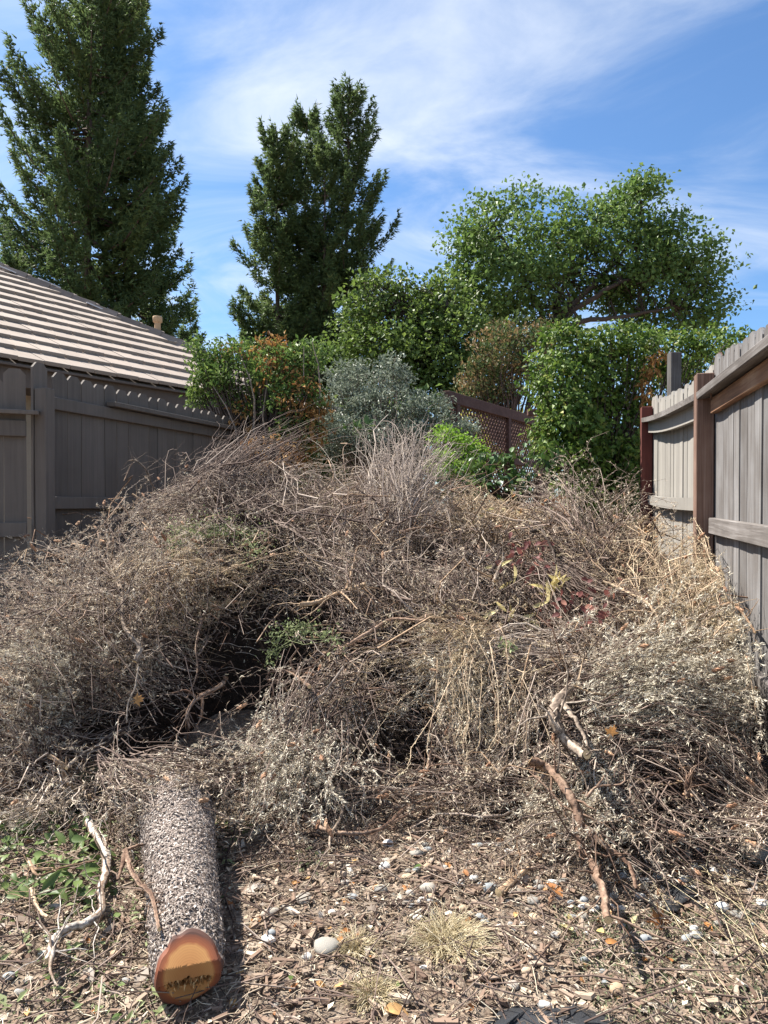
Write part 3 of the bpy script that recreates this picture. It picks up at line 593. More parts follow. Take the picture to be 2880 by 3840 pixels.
broad('bushy_tree', 'lighter green bushy tree in front of the central redwoods, left of shade tree', 1560, 1420, 16,
      [(1430, 1080, 16, 75, 60), (1480, 1050, 16, 40, 40), (1370, 1180, 16, 90, 80), (1560, 1130, 16.5, 100, 70), (1660, 1120, 16.5, 100, 70), (1520, 1210, 16, 150, 90), (1660, 1230, 16, 150, 110), (1320, 1270, 16, 80, 60), (1440, 1300, 15.5, 170, 90), (1610, 1350, 15.5, 170, 110), (1780, 1280, 16, 100, 110), (1280, 1330, 16, 70, 45), (1720, 1420, 15.5, 140, 90), (1560, 1450, 15.5, 160, 80), (1850, 1380, 16, 100, 110)],
      58, 40, .19, .105, MT['broad2'], [[(1500, 1300, 0), (1440, 1120, 0)], [(1640, 1300, 0), (1680, 1150, 0)], [(1560, 1250, 0), (1540, 1150, .2)]], 32, r0=.12)
# crape myrtle
g = np.random.default_rng(33); mb = at(1900, 1900, 12.5); mb.z = .4; my = thing('crape_myrtle', mb, 'rounded bush turning rusty red-brown above the lattice screen', 'tree')
C, D, N, SC = crown([(1880, 1330, 12.5, 115, 90), (1960, 1260, 12.5, 75, 70), (2020, 1330, 12.5, 70, 90), (1820, 1420, 12.5, 90, 70), (1930, 1430, 12.5, 110, 80), (1770, 1480, 12.5, 50, 40), (1870, 1250, 12.5, 35, 40), (2040, 1250, 12.5, 30, 50), (1850, 1510, 12.6, 90, 50)], g, 90, 36, .10, .07)
cl_ = np.repeat(g.beta(1.3, 1.3, len(SC)), 36); D[:, 2] += .8
leafmesh('crown', C, D, N, .075, .5, g, MT['myrtle'], my, rcl=cl_ * .5 + .5 * g.random(len(C)))
stems('trunk', at(1900, 1700, 12.5), SC[::3], g, MT['bark_tree'], my, .03, .004)
# yellow-green shrub behind lattice
g = np.random.default_rng(34); yb_ = at(1900, 1900, 13.5); yb_.z = .4; ys_ = thing('yellow_shrub', yb_, 'yellow-green foliage seen through the holes of the lattice screen', 'shrub')
C, D, N, SC = crown([(1820, 1600, 13.6, 90, 90), (1920, 1640, 13.6, 100, 110), (1990, 1600, 14, 80, 80), (1850, 1720, 13.6, 100, 60)], g, 60, 30, .14, .09); leafmesh('foliage', C, D, N, .10, .6, g, MT['yellowgreen'], ys_)

g = np.random.default_rng(35); hb = at(1450, 1900, 14.5); hb.z = .4; hg = thing('hedge', hb, 'dark green hedge far behind the silver shrub, glimpsed through its gaps', 'hedge')
C, D, N, SC = crown([(x, y, 14.5, 110, 80) for x in (1150, 1300, 1450, 1600, 1750) for y in (1560, 1680, 1800)], g, 60, 22, .13, .1); leafmesh('foliage', C, D, N, .15, .6, g, MT['broad'], hg)
# ------------------------------------------------------------------ shrubs behind the pile
g = np.random.default_rng(41); sb = at(1000, 1900, 7.7); sb.z = .4; pv = thing('privet_shrub', sb, 'half-dead privet shrub, green left side and orange-brown dead leaves, past the left fence', 'shrub')
C, D, N, SC = crown([(930, 1320, 7.9, 170, 45), (790, 1380, 7.9, 70, 70), (740, 1290, 7.9, 35, 35), (880, 1420, 7.8, 130, 80), (780, 1480, 8, 70, 60), (760, 1400, 8, 50, 60), (1060, 1390, 7.6, 130, 90), (1170, 1340, 7.7, 60, 70), (1100, 1500, 7.5, 120, 80), (930, 1520, 7.8, 100, 60), (1120, 1620, 7.4, 80, 60)], g, 130, 22, .055, .05)
leafmesh('green_leaves', C, D, N, .052, .5, g, MT['privet'], pv, 'stuff')
SCp = SC
C, D, N, SC2 = crown([(1010, 1310, 7.7, 100, 45), (1060, 1400, 7.5, 90, 80), (1130, 1500, 7.4, 90, 90), (1160, 1600, 7.3, 70, 90), (1020, 1690, 7.2, 130, 60), (1130, 1720, 7.2, 60, 40), (900, 1560, 7.6, 40, 60), (860, 1310, 7.8, 40, 30)], g, 80, 14, .06, .05, drop=.7)
leafmesh('dead_leaves', C, D, N, .06, .42, g, MT['deadleaf'], pv, 'stuff')
stems('stem', at(1000, 1860, 7.6), np.concatenate([SCp[::2], SC2[::2]]), g, MT['bark_dark'], pv, .016, .003)
for (a, b_, c_) in (((905, 1720), (880, 1600), (800, 1450)), ((1010, 1720), (985, 1560), (1000, 1330)), ((1090, 1700), (1120, 1560), (1140, 1300)), ((950, 1720), (955, 1500), (900, 1330)), ((1190, 1650), (1200, 1450), (1170, 1280))):
    P = np.array([tuple(at(*a, 7.4)), tuple(at(*b_, 7.4)), tuple(at((b_[0] + c_[0]) / 2 + 8, (b_[1] + c_[1]) / 2, 7.4)), tuple(at(*c_, 7.45))]); v, q, r_ = tubes(P[None], np.array([[.011, .009, .007, .004]]), 6, np.array([.5]))
    obj('stem', mesh_np('stem', v, q, rnd=r_, smooth_=True, mat=MT['root_grey']), parent=pv)

g = np.random.default_rng(42); ob = at(1430, 1900, 8.4); ob.z = .4; ol = thing('silver_shrub', ob, 'silvery grey-green shrub with narrow leaves between privet and lattice', 'shrub')
C, D, N, SC = crown([(1400, 1440, 8.6, 150, 80), (1300, 1400, 8.7, 70, 50), (1480, 1370, 8.6, 60, 45), (1290, 1520, 8.4, 110, 90), (1450, 1540, 8.3, 150, 90), (1600, 1530, 8.3, 100, 60), (1690, 1590, 8.2, 90, 60), (1740, 1630, 8.1, 50, 40), (1350, 1640, 8.0, 150, 70), (1500, 1640, 8.2, 140, 60), (1260, 1640, 7.9, 80, 80)], g, 150, 26, .05, .05)
leafmesh('foliage', C, D, N, .05, .36, g, MT['olive'], ol, 'stuff'); stems('stem', at(1430, 1860, 8.3), SC[::2], g, MT['root_grey'], ol, .013, .0025)
g = np.random.default_rng(43); lb_ = at(1700, 1900, 7.3); lb_.z = .4; lm = thing('lime_shrub', lb_, 'bright lime green small-leaved shrub at the left foot of the lattice', 'shrub')
C, D, N, SC = crown([(1680, 1660, 7.3, 60, 55), (1740, 1690, 7.2, 70, 60), (1660, 1740, 7.1, 55, 50), (1790, 1720, 7.3, 50, 40), (1640, 1620, 7.4, 30, 25), (1720, 1760, 7.0, 70, 40)], g, 190, 20, .04, .035); leafmesh('foliage', C, D, N, .036, .62, g, MT['lime'], lm, 'stuff'); stems('stem', at(1700, 1870, 7.2), SC[::2], g, MT['twig_brown'], lm, .006, .0015)

def big_leaf(name, L, Wd, mat, fold=.2, curl=.25, seed=0, tipsharp=1.0):
    ks = np.linspace(0, 1, 6); wv = np.sin(ks ** .8 * PI) ** .8 * Wd / 2; wv[0] = .0008; wv[-1] = .0004
    V = []
    for k_, w_ in zip(ks, wv):
        z = -curl * L * k_ ** 2
        V += [(k_ * L, -w_, z + fold * w_), (k_ * L, 0, z), (k_ * L, w_, z + fold * w_)]
    Q = []
    for i in range(5):
        for j in range(2): Q.append((i * 3 + j, i * 3 + j + 1, i * 3 + j + 4, i * 3 + j + 3))
    return mesh_np(name, V, Q, smooth_=True, mat=mat)
def orient(p, d, n, s=1.0):
    d = Vector(d).normalized(); n = Vector(n); y = n.cross(d)
    if y.length < 1e-4: y = Vector((0, 1, 0)).cross(d)
    y.normalize(); z = d.cross(y)
    return Matrix(((d.x * s, y.x * s, z.x * s, p[0]), (d.y * s, y.y * s, z.y * s, p[1]), (d.z * s, y.z * s, z.z * s, p[2]), (0, 0, 0, 1)))
g = np.random.default_rng(44); cb = at(1930, 1900, 6.9); cb.z = .4; cm = thing('camellia_shrub', cb, 'broad-leaved glossy dark green shrub behind the top of the brush pile', 'shrub')
C, D, N, SC = crown([(1830, 1740, 6.7, 100, 45), (1950, 1740, 6.6, 100, 55), (2030, 1690, 6.8, 70, 35), (1760, 1780, 6.6, 60, 40), (1880, 1810, 6.5, 150, 40), (2080, 1740, 6.7, 60, 50), (1360, 1610, 7.1, 35, 30), (1690, 1810, 6.5, 60, 35)], g, 45, 8, .055, .1, upb=.9, jit=.35)
lms = [big_leaf('leaf', .085, .042, MT['camellia'], .25, .25), big_leaf('leaf', .07, .04, MT['camellia'], .15, .4), big_leaf('leaf', .1, .05, MT['camellia'], .3, .2)]
sel = g.permutation(len(C))
for i in sel[:290]: obj('leaf', lms[i % 3], parent=cm, M=orient(C[i], D[i], N[i], g.uniform(.75, 1.15)))
if len(sel) > 290:
    ii = sel[290:]; leafmesh('leaf_mass', C[ii], D[ii], N[ii], .08, .5, g, leafmat('glossy_green_leaf_mass', [(0, (.025, .06, .016)), (.5, (.06, .12, .026)), (1, (.14, .21, .055))], rough=.4, transl=.2, spec=.35), cm, 'stuff')
stems('stem', at(1930, 1900, 6.8), SC, g, MT['bark_dark'], cm, .01, .003)

# vine covered hedge
g = np.random.default_rng(45); vb_ = at(2250, 1900, 7.6); vb_.z = .4; vn = thing('vine_hedge', vb_, 'tall wall of leafy green vines by the dark red fence post', 'hedge')
wl_ = [(2130, 1320, 7.7, 110, 80), (2250, 1300, 7.7, 120, 70), (2380, 1290, 7.8, 120, 45), (2520, 1290, 7.9, 120, 40), (2660, 1295, 8.0, 110, 38), (2740, 1300, 8.1, 60, 30), (2100, 1450, 7.5, 90, 110), (2210, 1440, 7.6, 110, 110), (2320, 1420, 7.7, 110, 100), (2430, 1370, 7.9, 90, 60), (2580, 1370, 8.1, 110, 60), (2400, 1470, 7.9, 70, 90), (2100, 1580, 7.4, 90, 100), (2200, 1600, 7.5, 110, 110), (2310, 1580, 7.7, 110, 120), (2390, 1600, 7.9, 60, 120), (2120, 1720, 7.2, 80, 90), (2210, 1760, 7.4, 90, 110), (2300, 1750, 7.7, 90, 130), (2370, 1780, 7.9, 70, 140), (2200, 1890, 7.2, 100, 80), (2320, 1910, 7.6, 100, 90), (2050, 1560, 7.4, 50, 50), (2060, 1430, 7.5, 40, 50)]
wl_ = [(a + g.normal() * 22, b + g.normal() * 20, y_ + g.normal() * .15, rx * g.uniform(.75, 1.2), ry * g.uniform(.75, 1.2)) for a, b, y_, rx, ry in wl_] + [(2110, 1250, 7.7, 40, 30), (2290, 1240, 7.7, 50, 25), (2430, 1245, 7.8, 50, 22), (2600, 1262, 7.9, 50, 20), (2060, 1650, 7.2, 40, 60), (2150, 1840, 6.9, 60, 50), (2700, 1290, 8.3, 80, 40), (2640, 1360, 8.4, 90, 50), (2520, 1400, 8.4, 80, 70)]
C, D, N, SC = crown(wl_, g, 150, 15, .075, .06, upb=.35, drop=.5)
D[:, 1] -= .25; N[:, 1] -= .55
front = np.argsort(C[:, 1] + .15 * g.random(len(C))); big = front[:1600][g.permutation(1600)[:300]]; rest = np.setdiff1d(np.arange(len(C)), big)
vl = [big_leaf('leaf', .06, .038, MT['vine_o'], .2, .2), big_leaf('leaf', .05, .036, MT['vine_o'], .1, .35)]
for i in big: obj('leaf', vl[i % 2], parent=vn, M=orient(C[i], D[i], N[i], g.uniform(.7, 1.2)))
leafmesh('leaf_mass', C[rest], D[rest], N[rest], .056, .66, g, MT['vine'], vn, 'stuff')
stems('stem', at(2250, 1960, 7.7), SC[::3], g, MT['bark_dark'], vn, .012, .003)
C, D, N, SC = crown([(2440, 1370, 7.5, 20, 45), (2420, 1440, 7.5, 16, 40), (2480, 1330, 7.6, 35, 20), (2425, 1500, 7.4, 25, 25)], g, 420, 4, .03, .04, drop=1.2)
leafmesh('dead_leaves', C, D, N, .065, .4, g, MT['deadleaf'], vn, 'stuff')

# ------------------------------------------------------------------ the brush pile
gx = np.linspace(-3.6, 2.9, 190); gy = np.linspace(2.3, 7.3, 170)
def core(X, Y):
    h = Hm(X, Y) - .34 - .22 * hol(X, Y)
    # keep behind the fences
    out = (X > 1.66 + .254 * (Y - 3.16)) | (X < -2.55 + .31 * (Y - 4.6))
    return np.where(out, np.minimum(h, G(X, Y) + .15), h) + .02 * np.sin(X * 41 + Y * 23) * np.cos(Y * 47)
pile = grid('brush_pile_core', gx, gy, core, MT['mound'], kind='stuff', label='packed brush deep inside the pile, coloured near black as gap shade', category='brush')

def inside(X, Y, m=.06): return (X < 1.70 - m + .254 * (Y - 3.16)) & (X > -2.95 + .31 * (Y - 3.3) + m)
def twig_layer(name, n, label, mat, lmin, lmax, lift, r0, seed, K=5, wig=.12, xr=(-2.6, 2.2), yr=(2.6, 6.4), tilt=.35):
    g = np.random.default_rng(seed); X = g.uniform(*xr, n * 2); Y = g.uniform(*yr, n * 2)
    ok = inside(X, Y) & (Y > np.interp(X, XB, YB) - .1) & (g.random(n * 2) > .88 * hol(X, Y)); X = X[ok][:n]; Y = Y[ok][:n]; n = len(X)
    e = .05; Z = Hm(X, Y); gxn = (Hm(X + e, Y) - Z) / e; gyn = (Hm(X, Y + e) - Z) / e; Nv = nrm(np.stack([-gxn, -gyn, np.ones(n)], -1))
    flow = wob(X, Y, .9, 2.0) * 3.0; fa = flow + g.normal(0, 1.4, n); D = np.stack([np.cos(fa), np.sin(fa) * .8, g.normal(0, .3, n)], -1)
    D = D - (D * Nv).sum(1, keepdims=True) * Nv * .85; D = nrm(nrm(D) + Nv * g.normal(.05, tilt, n)[:, None])
    L = g.uniform(lmin, lmax, n) * g.uniform(.6, 1, n); S = np.linspace(-.5, .5, K); side = nrm(np.cross(D, g.normal(size=(n, 3))))
    P = np.stack([X, Y, Z + g.uniform(-.30, lift, n)], -1)[:, None] + D[:, None] * (L[:, None] * S)[:, :, None] + side[:, None] * (L[:, None] * g.normal(0, .22, n)[:, None] * (S ** 2))[:, :, None]
    P += np.cumsum(g.normal(size=P.shape), 1) * (L * wig * .28)[:, None, None]
    P[:, :, 2] -= (L[:, None] * .12 * (np.abs(S) * 2) ** 2)
    v, q, r_ = tubes(P, r0 * g.uniform(.6, 1.4, n)[:, None] * np.linspace(1.2, .6, K)[None], 3, g.random(n))
    return obj(name, mesh_np(name, v, q, rnd=r_, smooth_=True, mat=mat), label=label, category='twigs', kind='stuff')
twig_layer('brown_twigs', 7000, 'tangle of thin brown twigs all over the brush pile', MT['twig_brown'], .12, .5, .06, .0019, 51)
twig_layer('grey_twigs', 3600, 'dry grey twigs strewn over the brush pile', MT['twig_grey'], .1, .4, .07, .0015, 52)
twig_layer('tan_twigs', 2600, 'pale tan stalks strewn over the brush pile', MT['twig_tan'], .1, .4, .08, .0015, 53)
twig_layer('stout_sticks', 420, 'stouter brown sticks mixed into the brush pile', MT['root_brown'], .2, .75, .16, .0042, 54, 8, .5, tilt=.5)
twig_layer('pale_sticks', 260, 'stouter pale sticks crossing the brush pile', MT['root_tan'], .2, .6, .18, .0034, 55, 8, .5, tilt=.5)

g = np.random.default_rng(57); n = 30000; X = g.uniform(-2.6, 2.2, n * 2); Y = g.uniform(2.6, 6.4, n * 2); ok = inside(X, Y) & (Y > np.interp(X, XB, YB)) & (wob(X, Y, 1.6, 1.1) + g.normal(0, .35, 2 * n) > -.15)
ok &= g.random(len(X)) > .95 * hol(X, Y); X = X[ok][:n]; Y = Y[ok][:n]; n = len(X); C = np.stack([X, Y, Hm(X, Y) + g.uniform(-.26, .03, n)], -1)
v, q, r_ = leaves(C, g.normal(size=(n, 3)) * np.array([1, 1, .7]), g.normal(size=(n, 3)), g.uniform(.012, .036, n), g.uniform(.003, .006, n), g.random(n))
obj('needle_litter', mesh_np('needle_litter', v, q, rnd=r_, mat=MT['leaf_grey']), label='pale dry needle leaves caught all over the brush pile', category='litter', kind='stuff')

# seed head
def seed_mesh():
    bm = bmesh.new(); rings = 6; n = 6; pr = [(.0018, 0), (.0048, .005), (.0044, .011), (.0056, .018), (.0044, .025), (.0012, .033)]
    vs_ = [[bm.verts.new((z, r_ * math.cos(a + .5 * i) * (1.15 if (j + i) % 2 else .85), r_ * math.sin(a + .5 * i) * (1.15 if (j + i) % 2 else .85))) for j, a in enumerate(np.arange(n) * 2 * PI / n)] for i, (r_, z) in enumerate(pr)]
    for i in range(rings - 1):
        for j in range(n): bm.faces.new((vs_[i][j], vs_[i][(j + 1) % n], vs_[i + 1][(j + 1) % n], vs_[i + 1][j]))
    bm.faces.new(vs_[-1]); m = bpy.data.meshes.new('seed_head'); bm.to_mesh(m); bm.free(); m.materials.append(MT['seed']); return m
SEED = seed_mesh()
TW = {'g': 'twig_grey', 'b': 'twig_brown', 't': 'twig_tan'}; LV = {'g': 'leaf_grey', 'p': 'leaf_pale', 't': 'leaf_tan'}
def mat_down(P, cap):                   # stems lie matted on the pile and stop at the fences
    X, Y = P[..., 0], P[..., 1]
    xr = np.where(Y < 4.36, 1.70 + .254 * (Y - 3.16), 2.0 + .22 * (Y - 4.36)) - .10; xl = -2.41 + .31 * (Y - 5) + .16
    P[..., 0] = np.where(X > xr, xr - .03 * np.tanh((X - xr) * 8), np.where((X < xl) & (Y > 4.2), xl, X))
    h = np.maximum(Hm(P[..., 0], Y, False), G(P[..., 0], Y)); d = P[..., 2] - h
    P[..., 2] = h + np.where(d > 0, cap * np.tanh(d / cap), np.maximum(d, -.22))
def bush(base, tips, label, tw='b', lf='g', n=230, spread=.30, lfn=22, seeds=0, droop=.12, r0=.0019, lift=.10, sub=2, seed=0, name='dead_lavender_bush', ls=.024, curl=.25, boff=.02, cap=None):
    """an uprooted dry bush: stems fan from its base (px,py) to the tips (px,py) and carry side twigs, narrow leaves, seed heads"""
    comb = spread < .19 or len(tips[0]) == 3; leafy = bool(lf) and lfn >= 18
    if leafy: tw = 'b' if tw == 'g' else tw; r0 *= .8; ls *= .88; spread += .08
    g = np.random.default_rng(seed); B = np.array(surf(base[0], base[1], boff)) if len(base) == 2 else np.array(at(*base))
    Tp = np.array([tuple(surf(t[0], t[1], lift)) if len(t) == 2 else tuple(at(*t)) for t in tips])
    th = thing(name, tuple(B), label, 'dead bush', 'dry bushes of the brush pile')
    ti = g.integers(0, len(Tp), n); w = g.dirichlet(np.ones(len(Tp)) * .6, n) if len(Tp) > 1 else np.ones((n, 1))
    if not comb:
        cx = Tp.mean(0) * .7 + B * .3; T0 = w @ Tp + g.normal(size=(n, 3)) * np.array([.085, .07, .085]); T0[:, 2] += .04
    else: T0 = w @ Tp
    A = T0 - B; L0 = np.linalg.norm(A, axis=1); pull = g.uniform(.5, 1.12, n)
    D = nrm(nrm(A) + g.normal(size=(n, 3)) * (spread * 1.35 + .05) * np.array([1, .75, .8]) * g.uniform(.3, 1.2, n)[:, None]); L = L0 * pull
    K = 7; S = np.linspace(0, 1, K); side = nrm(np.cross(D, g.normal(size=(n, 3))))
    B0 = B + g.normal(size=(n, 3)) * (.10 if comb else .22) * L0.mean() + D * (L * g.uniform(-.05, .45, n))[:, None]
    P = B0[:, None] + D[:, None] * (L[:, None] * S)[:, :, None] + side[:, None] * (L * g.normal(0, curl, n))[:, None, None] * (S ** 2 - S * .6)[None, :, None]
    P[:, :, 2] -= droop * L[:, None] * S ** 2
    P[:, 1:] += np.cumsum(g.normal(size=(n, K - 1, 3)), 1) * ((.026 if comb else .06) * L)[:, None, None]
    hm = hol(P[:, 4, 0], P[:, 4, 1]); hm = np.maximum(hm, hol(P[:, -1, 0], P[:, -1, 1])); kp = g.random(n) > .95 * np.clip(hm * 2.1 - .3, 0, 1)
    P = P[kp]; L = L[kp]; n = len(P)
    cap = cap or (.75 if len(tips[0]) == 3 else (.08 + lift * .7 if comb else .16 + lift * .9))
    mat_down(P, cap)
    rt = r0 * (g.uniform(.6, 1.5, n) * np.where(g.random(n) < .09, 2.1, 1))[:, None] * np.linspace(1.35, .45, K)[None]
    gs = [tubes(P, rt, 3, g.random(n))]
    ks = 4; m = n * sub; si = np.repeat(np.arange(n), sub); u = g.uniform(.3, .95, m) * (K - 1); i0 = u.astype(int); fr_ = (u - i0)[:, None]
    Bs = P[si, i0] * (1 - fr_) + P[si, i0 + 1] * fr_; Ds = nrm(P[si, i0 + 1] - P[si, i0]); Ds = nrm(Ds + g.normal(size=(m, 3)) * (.8 if comb else 1.3)); Ls = L[si] * g.uniform(.1, .3, m)
    S4 = np.linspace(0, 1, ks); P2 = Bs[:, None] + Ds[:, None] * (Ls[:, None] * S4)[:, :, None] + g.normal(size=(m, ks, 3)) * (Ls * .07 * 1)[:, None, None] * S4[None, :, None]
    mat_down(P2, cap * 1.15)
    gs.append(tubes(P2, r0 * .6 * np.linspace(1.1, .5, ks)[None], 3, g.random(m)))
    v, q, r_ = cat(*gs); obj('stems', mesh_np('stems', v, q, rnd=r_, smooth_=True, mat=MT[TW[tw]]), parent=th, kind='stuff')
    if lf and lfn:
        lfn = int(lfn * (2.7 if leafy else 1.8)); nl = n * lfn; pick = g.random(nl) < .45
        a = g.integers(0, n, nl); uu = g.uniform(.3, 1, nl) * (K - 1.001); j = uu.astype(int); f_ = (uu - j)[:, None]; Ca = P[a, j] * (1 - f_) + P[a, j + 1] * f_; Da = nrm(P[a, j + 1] - P[a, j])
        b_ = g.integers(0, m, nl); u2_ = g.uniform(.2, 1, nl) * (ks - 1.001); j2 = u2_.astype(int); f2 = (u2_ - j2)[:, None]; Cb = P2[b_, j2] * (1 - f2) + P2[b_, j2 + 1] * f2; Db = nrm(P2[b_, j2 + 1] - P2[b_, j2])
        C = np.where(pick[:, None], Ca, Cb); D_ = nrm(np.where(pick[:, None], Da, Db) + g.normal(size=(nl, 3)) * .55)
        Ll = ls * g.uniform(.55, 1.35, nl); v, q, r_ = leaves(C, D_, g.normal(size=(nl, 3)), Ll, Ll * .145, g.random(nl), curl=.1)
        obj('foliage', mesh_np('foliage', v, q, rnd=r_, mat=MT[LV[lf]]), parent=th, kind='stuff')
    if seeds:
        o = g.choice(n, min(seeds, n), replace=False)
        for i in o:
            d = P[i, -1] - P[i, -2]; obj('seed_head', SEED, parent=th, M=orient(P[i, -1] + np.array([0, -.02, .03]) * g.random(), d, g.normal(size=3), g.uniform(1.1, 1.8)))
    return th
bush((590, 2380), [(300, 2010), (430, 1930), (560, 1940), (700, 2050), (820, 2160)], 'large pale dry bush with brown seed heads standing before the left fence', 'g', 'g', 300, .26, 30, 36, .05, seed=101, lift=.28)
bush((420, 2560), [(30, 2170), (150, 2180), (280, 2200), (60, 2330)], 'dry grey bush spilling over the left fence foot', 'g', 'g', 240, .25, 28, 14, .1, seed=102, lift=.2)
bush((330, 2650), [(10, 2420), (80, 2560), (20, 2680), (200, 2380)], 'pale dry bush at the left edge of the pile', 'g', 'p', 220, .28, 26, 8, .14, seed=103, lift=.18)
bush((720, 2720), [(250, 2420), (180, 2520), (330, 2600), (420, 2380)], 'dry bush with rows of seed heads leaning left below the large pale bush', 'b', 'g', 240, .2, 26, 16, .05, seed=104, lift=.14)
bush((600, 2230), [(930, 2080), (1000, 2200), (880, 2320), (820, 2180)], 'straw-coloured dry bush leaning right below the creeping green weed', 't', 't', 230, .28, 24, 22, .12, seed=105, lift=.2)
bush((980, 1930), [(560, 1880), (640, 1830), (700, 1930), (800, 1840)], 'bare brown twig bundle pointing left at the top of the pile', 'b', 'g', 260, .25, 6, 0, .03, seed=106, lift=.12)
bush((760, 1860), [(960, 1650, 5.6), (1050, 1560, 5.7), (880, 1700, 5.6), (1100, 1700, 5.6)], 'wispy fan of thin grey twigs against the left fence end', 'b', None, 240, .16, 0, 0, -.06, seed=107, r0=.0017, curl=.15, sub=2, name='dry_twig_fan')
bush((1480, 2000), [(1420, 1640, 5.3), (1500, 1590, 5.3), (1590, 1620, 5.3), (1610, 1760, 5.2)], 'upright bare wiry bush sticking up at the top centre of the pile', 'g', None, 260, .14, 0, 0, -.02, seed=108, r0=.0017, curl=.12, sub=3, name='dry_twig_fan')
bush((1250, 1980), [(950, 1820), (1100, 1770), (1280, 1780), (1400, 1860)], 'brown and straw tangle along the crest of the pile', 'b', 't', 300, .4, 10, 0, .1, seed=109, lift=.08)
bush((900, 2010), [(700, 1900), (850, 1790, 5.4), (1000, 1760, 5.5)], 'grey-brown twig tangle on the crest below the fence end', 'b', 'g', 240, .3, 8, 0, .1, seed=110, lift=.1)
bush((1800, 1990), [(1640, 1900), (1760, 1860), (1900, 1880), (2000, 1930)], 'straw-coloured litter bundle on the crest in front of the glossy shrub', 't', 't', 230, .4, 14, 0, .12, seed=111, lift=.08)
bush((2220, 2060), [(2020, 1770, 5.2), (2120, 1720, 5.2), (2230, 1790, 5.1), (2330, 1900, 5.0), (2000, 1900, 5.0)], 'arching grey-brown bush on the crest before the vine hedge', 'b', 'g', 280, .22, 14, 4, .18, seed=112, lift=.1)
bush((2230, 2110), [(2330, 1880, 4.9), (2390, 1980, 4.8), (2280, 2000, 4.8)], 'rounded dry bush top hanging over a dark hollow on the right', 'b', 'g', 200, .3, 14, 5, .25, seed=113)
bush((2480, 2420), [(2400, 2080), (2520, 2050, 4.2), (2620, 2040, 4.2), (2670, 2120, 4.1), (2600, 2200)], 'sunlit straw-coloured bush with seed heads against the weathered fence', 't', 't', 300, .22, 24, 34, .06, seed=114, lift=.2)
bush((2080, 2640), [(2800, 2440, 3.15), (2750, 2520), (2650, 2450), (2550, 2480), (2820, 2640, 3.0)], 'pale silvery dry bush sweeping right towards the fence foot', 'g', 'p', 330, .15, 40, 18, .03, seed=115, lift=.16, curl=.18, ls=.026)
bush((2120, 2760), [(2700, 2600), (2500, 2560), (2400, 2620), (2840, 2700, 2.95)], 'pale dry bush with white-grey leaves in front of the gnarled root', 'g', 'p', 280, .15, 36, 14, .03, seed=116, lift=.14, curl=.18, ls=.026)
bush((2040, 2830), [(2860, 2780, 2.85), (2870, 2900, 2.8), (2700, 2820), (2600, 2780)], 'long brown twig bundle combed to the right edge', 'b', 'g', 330, .12, 5, 6, .05, seed=117, lift=.24, curl=.14, r0=.0026, cap=.22)
bush((2080, 2840), [(2550, 3050), (2650, 2950), (2400, 3080), (2750, 2900)], 'brown twig bundle combed down to the right above a dark hollow', 'b', 'g', 300, .14, 6, 10, .1, seed=118, lift=.24, curl=.14, r0=.0026, cap=.22)
bush((2420, 2960), [(1990, 3120), (2040, 3230), (2150, 3270), (2000, 3000)], 'grey bush at the front right, tips on the cobbles', 'g', 'g', 280, .22, 20, 6, .1, seed=119, lift=.1)
bush((2330, 2880), [(2080, 2900), (2020, 2960), (2180, 3050), (2300, 3120)], 'pale leafy clump behind the long forked branch', 'g', 'p', 220, .28, 30, 6, .1, seed=120, lift=.14)
bush((2870, 2960, 2.75), [(2600, 3120), (2650, 3200), (2780, 3160), (2700, 3040)], 'grey twig bush at the bottom right edge of the pile', 'g', 'g', 260, .25, 14, 10, .06, seed=121, lift=.08)
bush((1820, 2430), [(1480, 2400), (1540, 2500), (1620, 2600), (1780, 2620), (1700, 2380)], 'pale straw mop of dry stems in the middle of the pile', 't', 't', 330, .26, 22, 3, .2, seed=122, lift=.2)
bush((1700, 2480), [(1500, 2620), (1620, 2680), (1800, 2690), (1880, 2620)], 'drooping pale dry stems below the straw mop', 't', 'p', 240, .3, 22, 2, .3, seed=123, lift=.14)
bush((1330, 2560), [(900, 2620), (830, 2760), (960, 2820), (1100, 2560)], 'brown arching twig bundle left of centre, over the dark hollow', 'b', 'g', 320, .2, 8, 8, .22, seed=124, lift=.2)
bush((1180, 2610), [(850, 2960), (1000, 3060), (1120, 3080), (1220, 2960), (900, 2820)], 'grey leafy bush hanging down to the ground at centre front', 'g', 'p', 340, .2, 34, 26, .24, seed=125, lift=.24)
bush((1330, 2600), [(1180, 2800), (1350, 2860), (1480, 2800), (1420, 2680)], 'grey-brown leafy clump right of the hanging bush', 'g', 'g', 280, .3, 22, 10, .2, seed=126, lift=.16)
bush((2140, 2480), [(1620, 2360), (1720, 2440), (1800, 2500), (1600, 2460)], 'long grey stems combed left from below the red leaves', 'g', 'g', 300, .13, 6, 0, .03, seed=127, lift=.12, curl=.15)
bush((2060, 2600), [(1800, 2640), (1830, 2760), (1920, 2840), (2000, 2700)], 'grey leafy clump left of the gnarled root', 'g', 'g', 260, .3, 24, 5, .15, seed=128, lift=.14)
bush((1400, 2300), [(1060, 2060), (1180, 2020), (1350, 2050), (1200, 2200)], 'grey-brown tangle above the forked tan root', 'b', 'g', 280, .35, 12, 4, .1, seed=129, lift=.1)
bush((1700, 2320), [(1480, 2100), (1650, 2060), (1820, 2100), (1560, 2250)], 'brown twig tangle in the centre below the wiry bush', 'b', 'g', 300, .38, 10, 0, .1, seed=130, lift=.1)
bush((1980, 2130), [(2350, 2280), (2420, 2200), (2300, 2380), (2150, 2350)], 'dark grey twig fan below the forked dark stump', 'b', None, 300, .18, 0, 0, .06, seed=131, lift=.12, curl=.15)
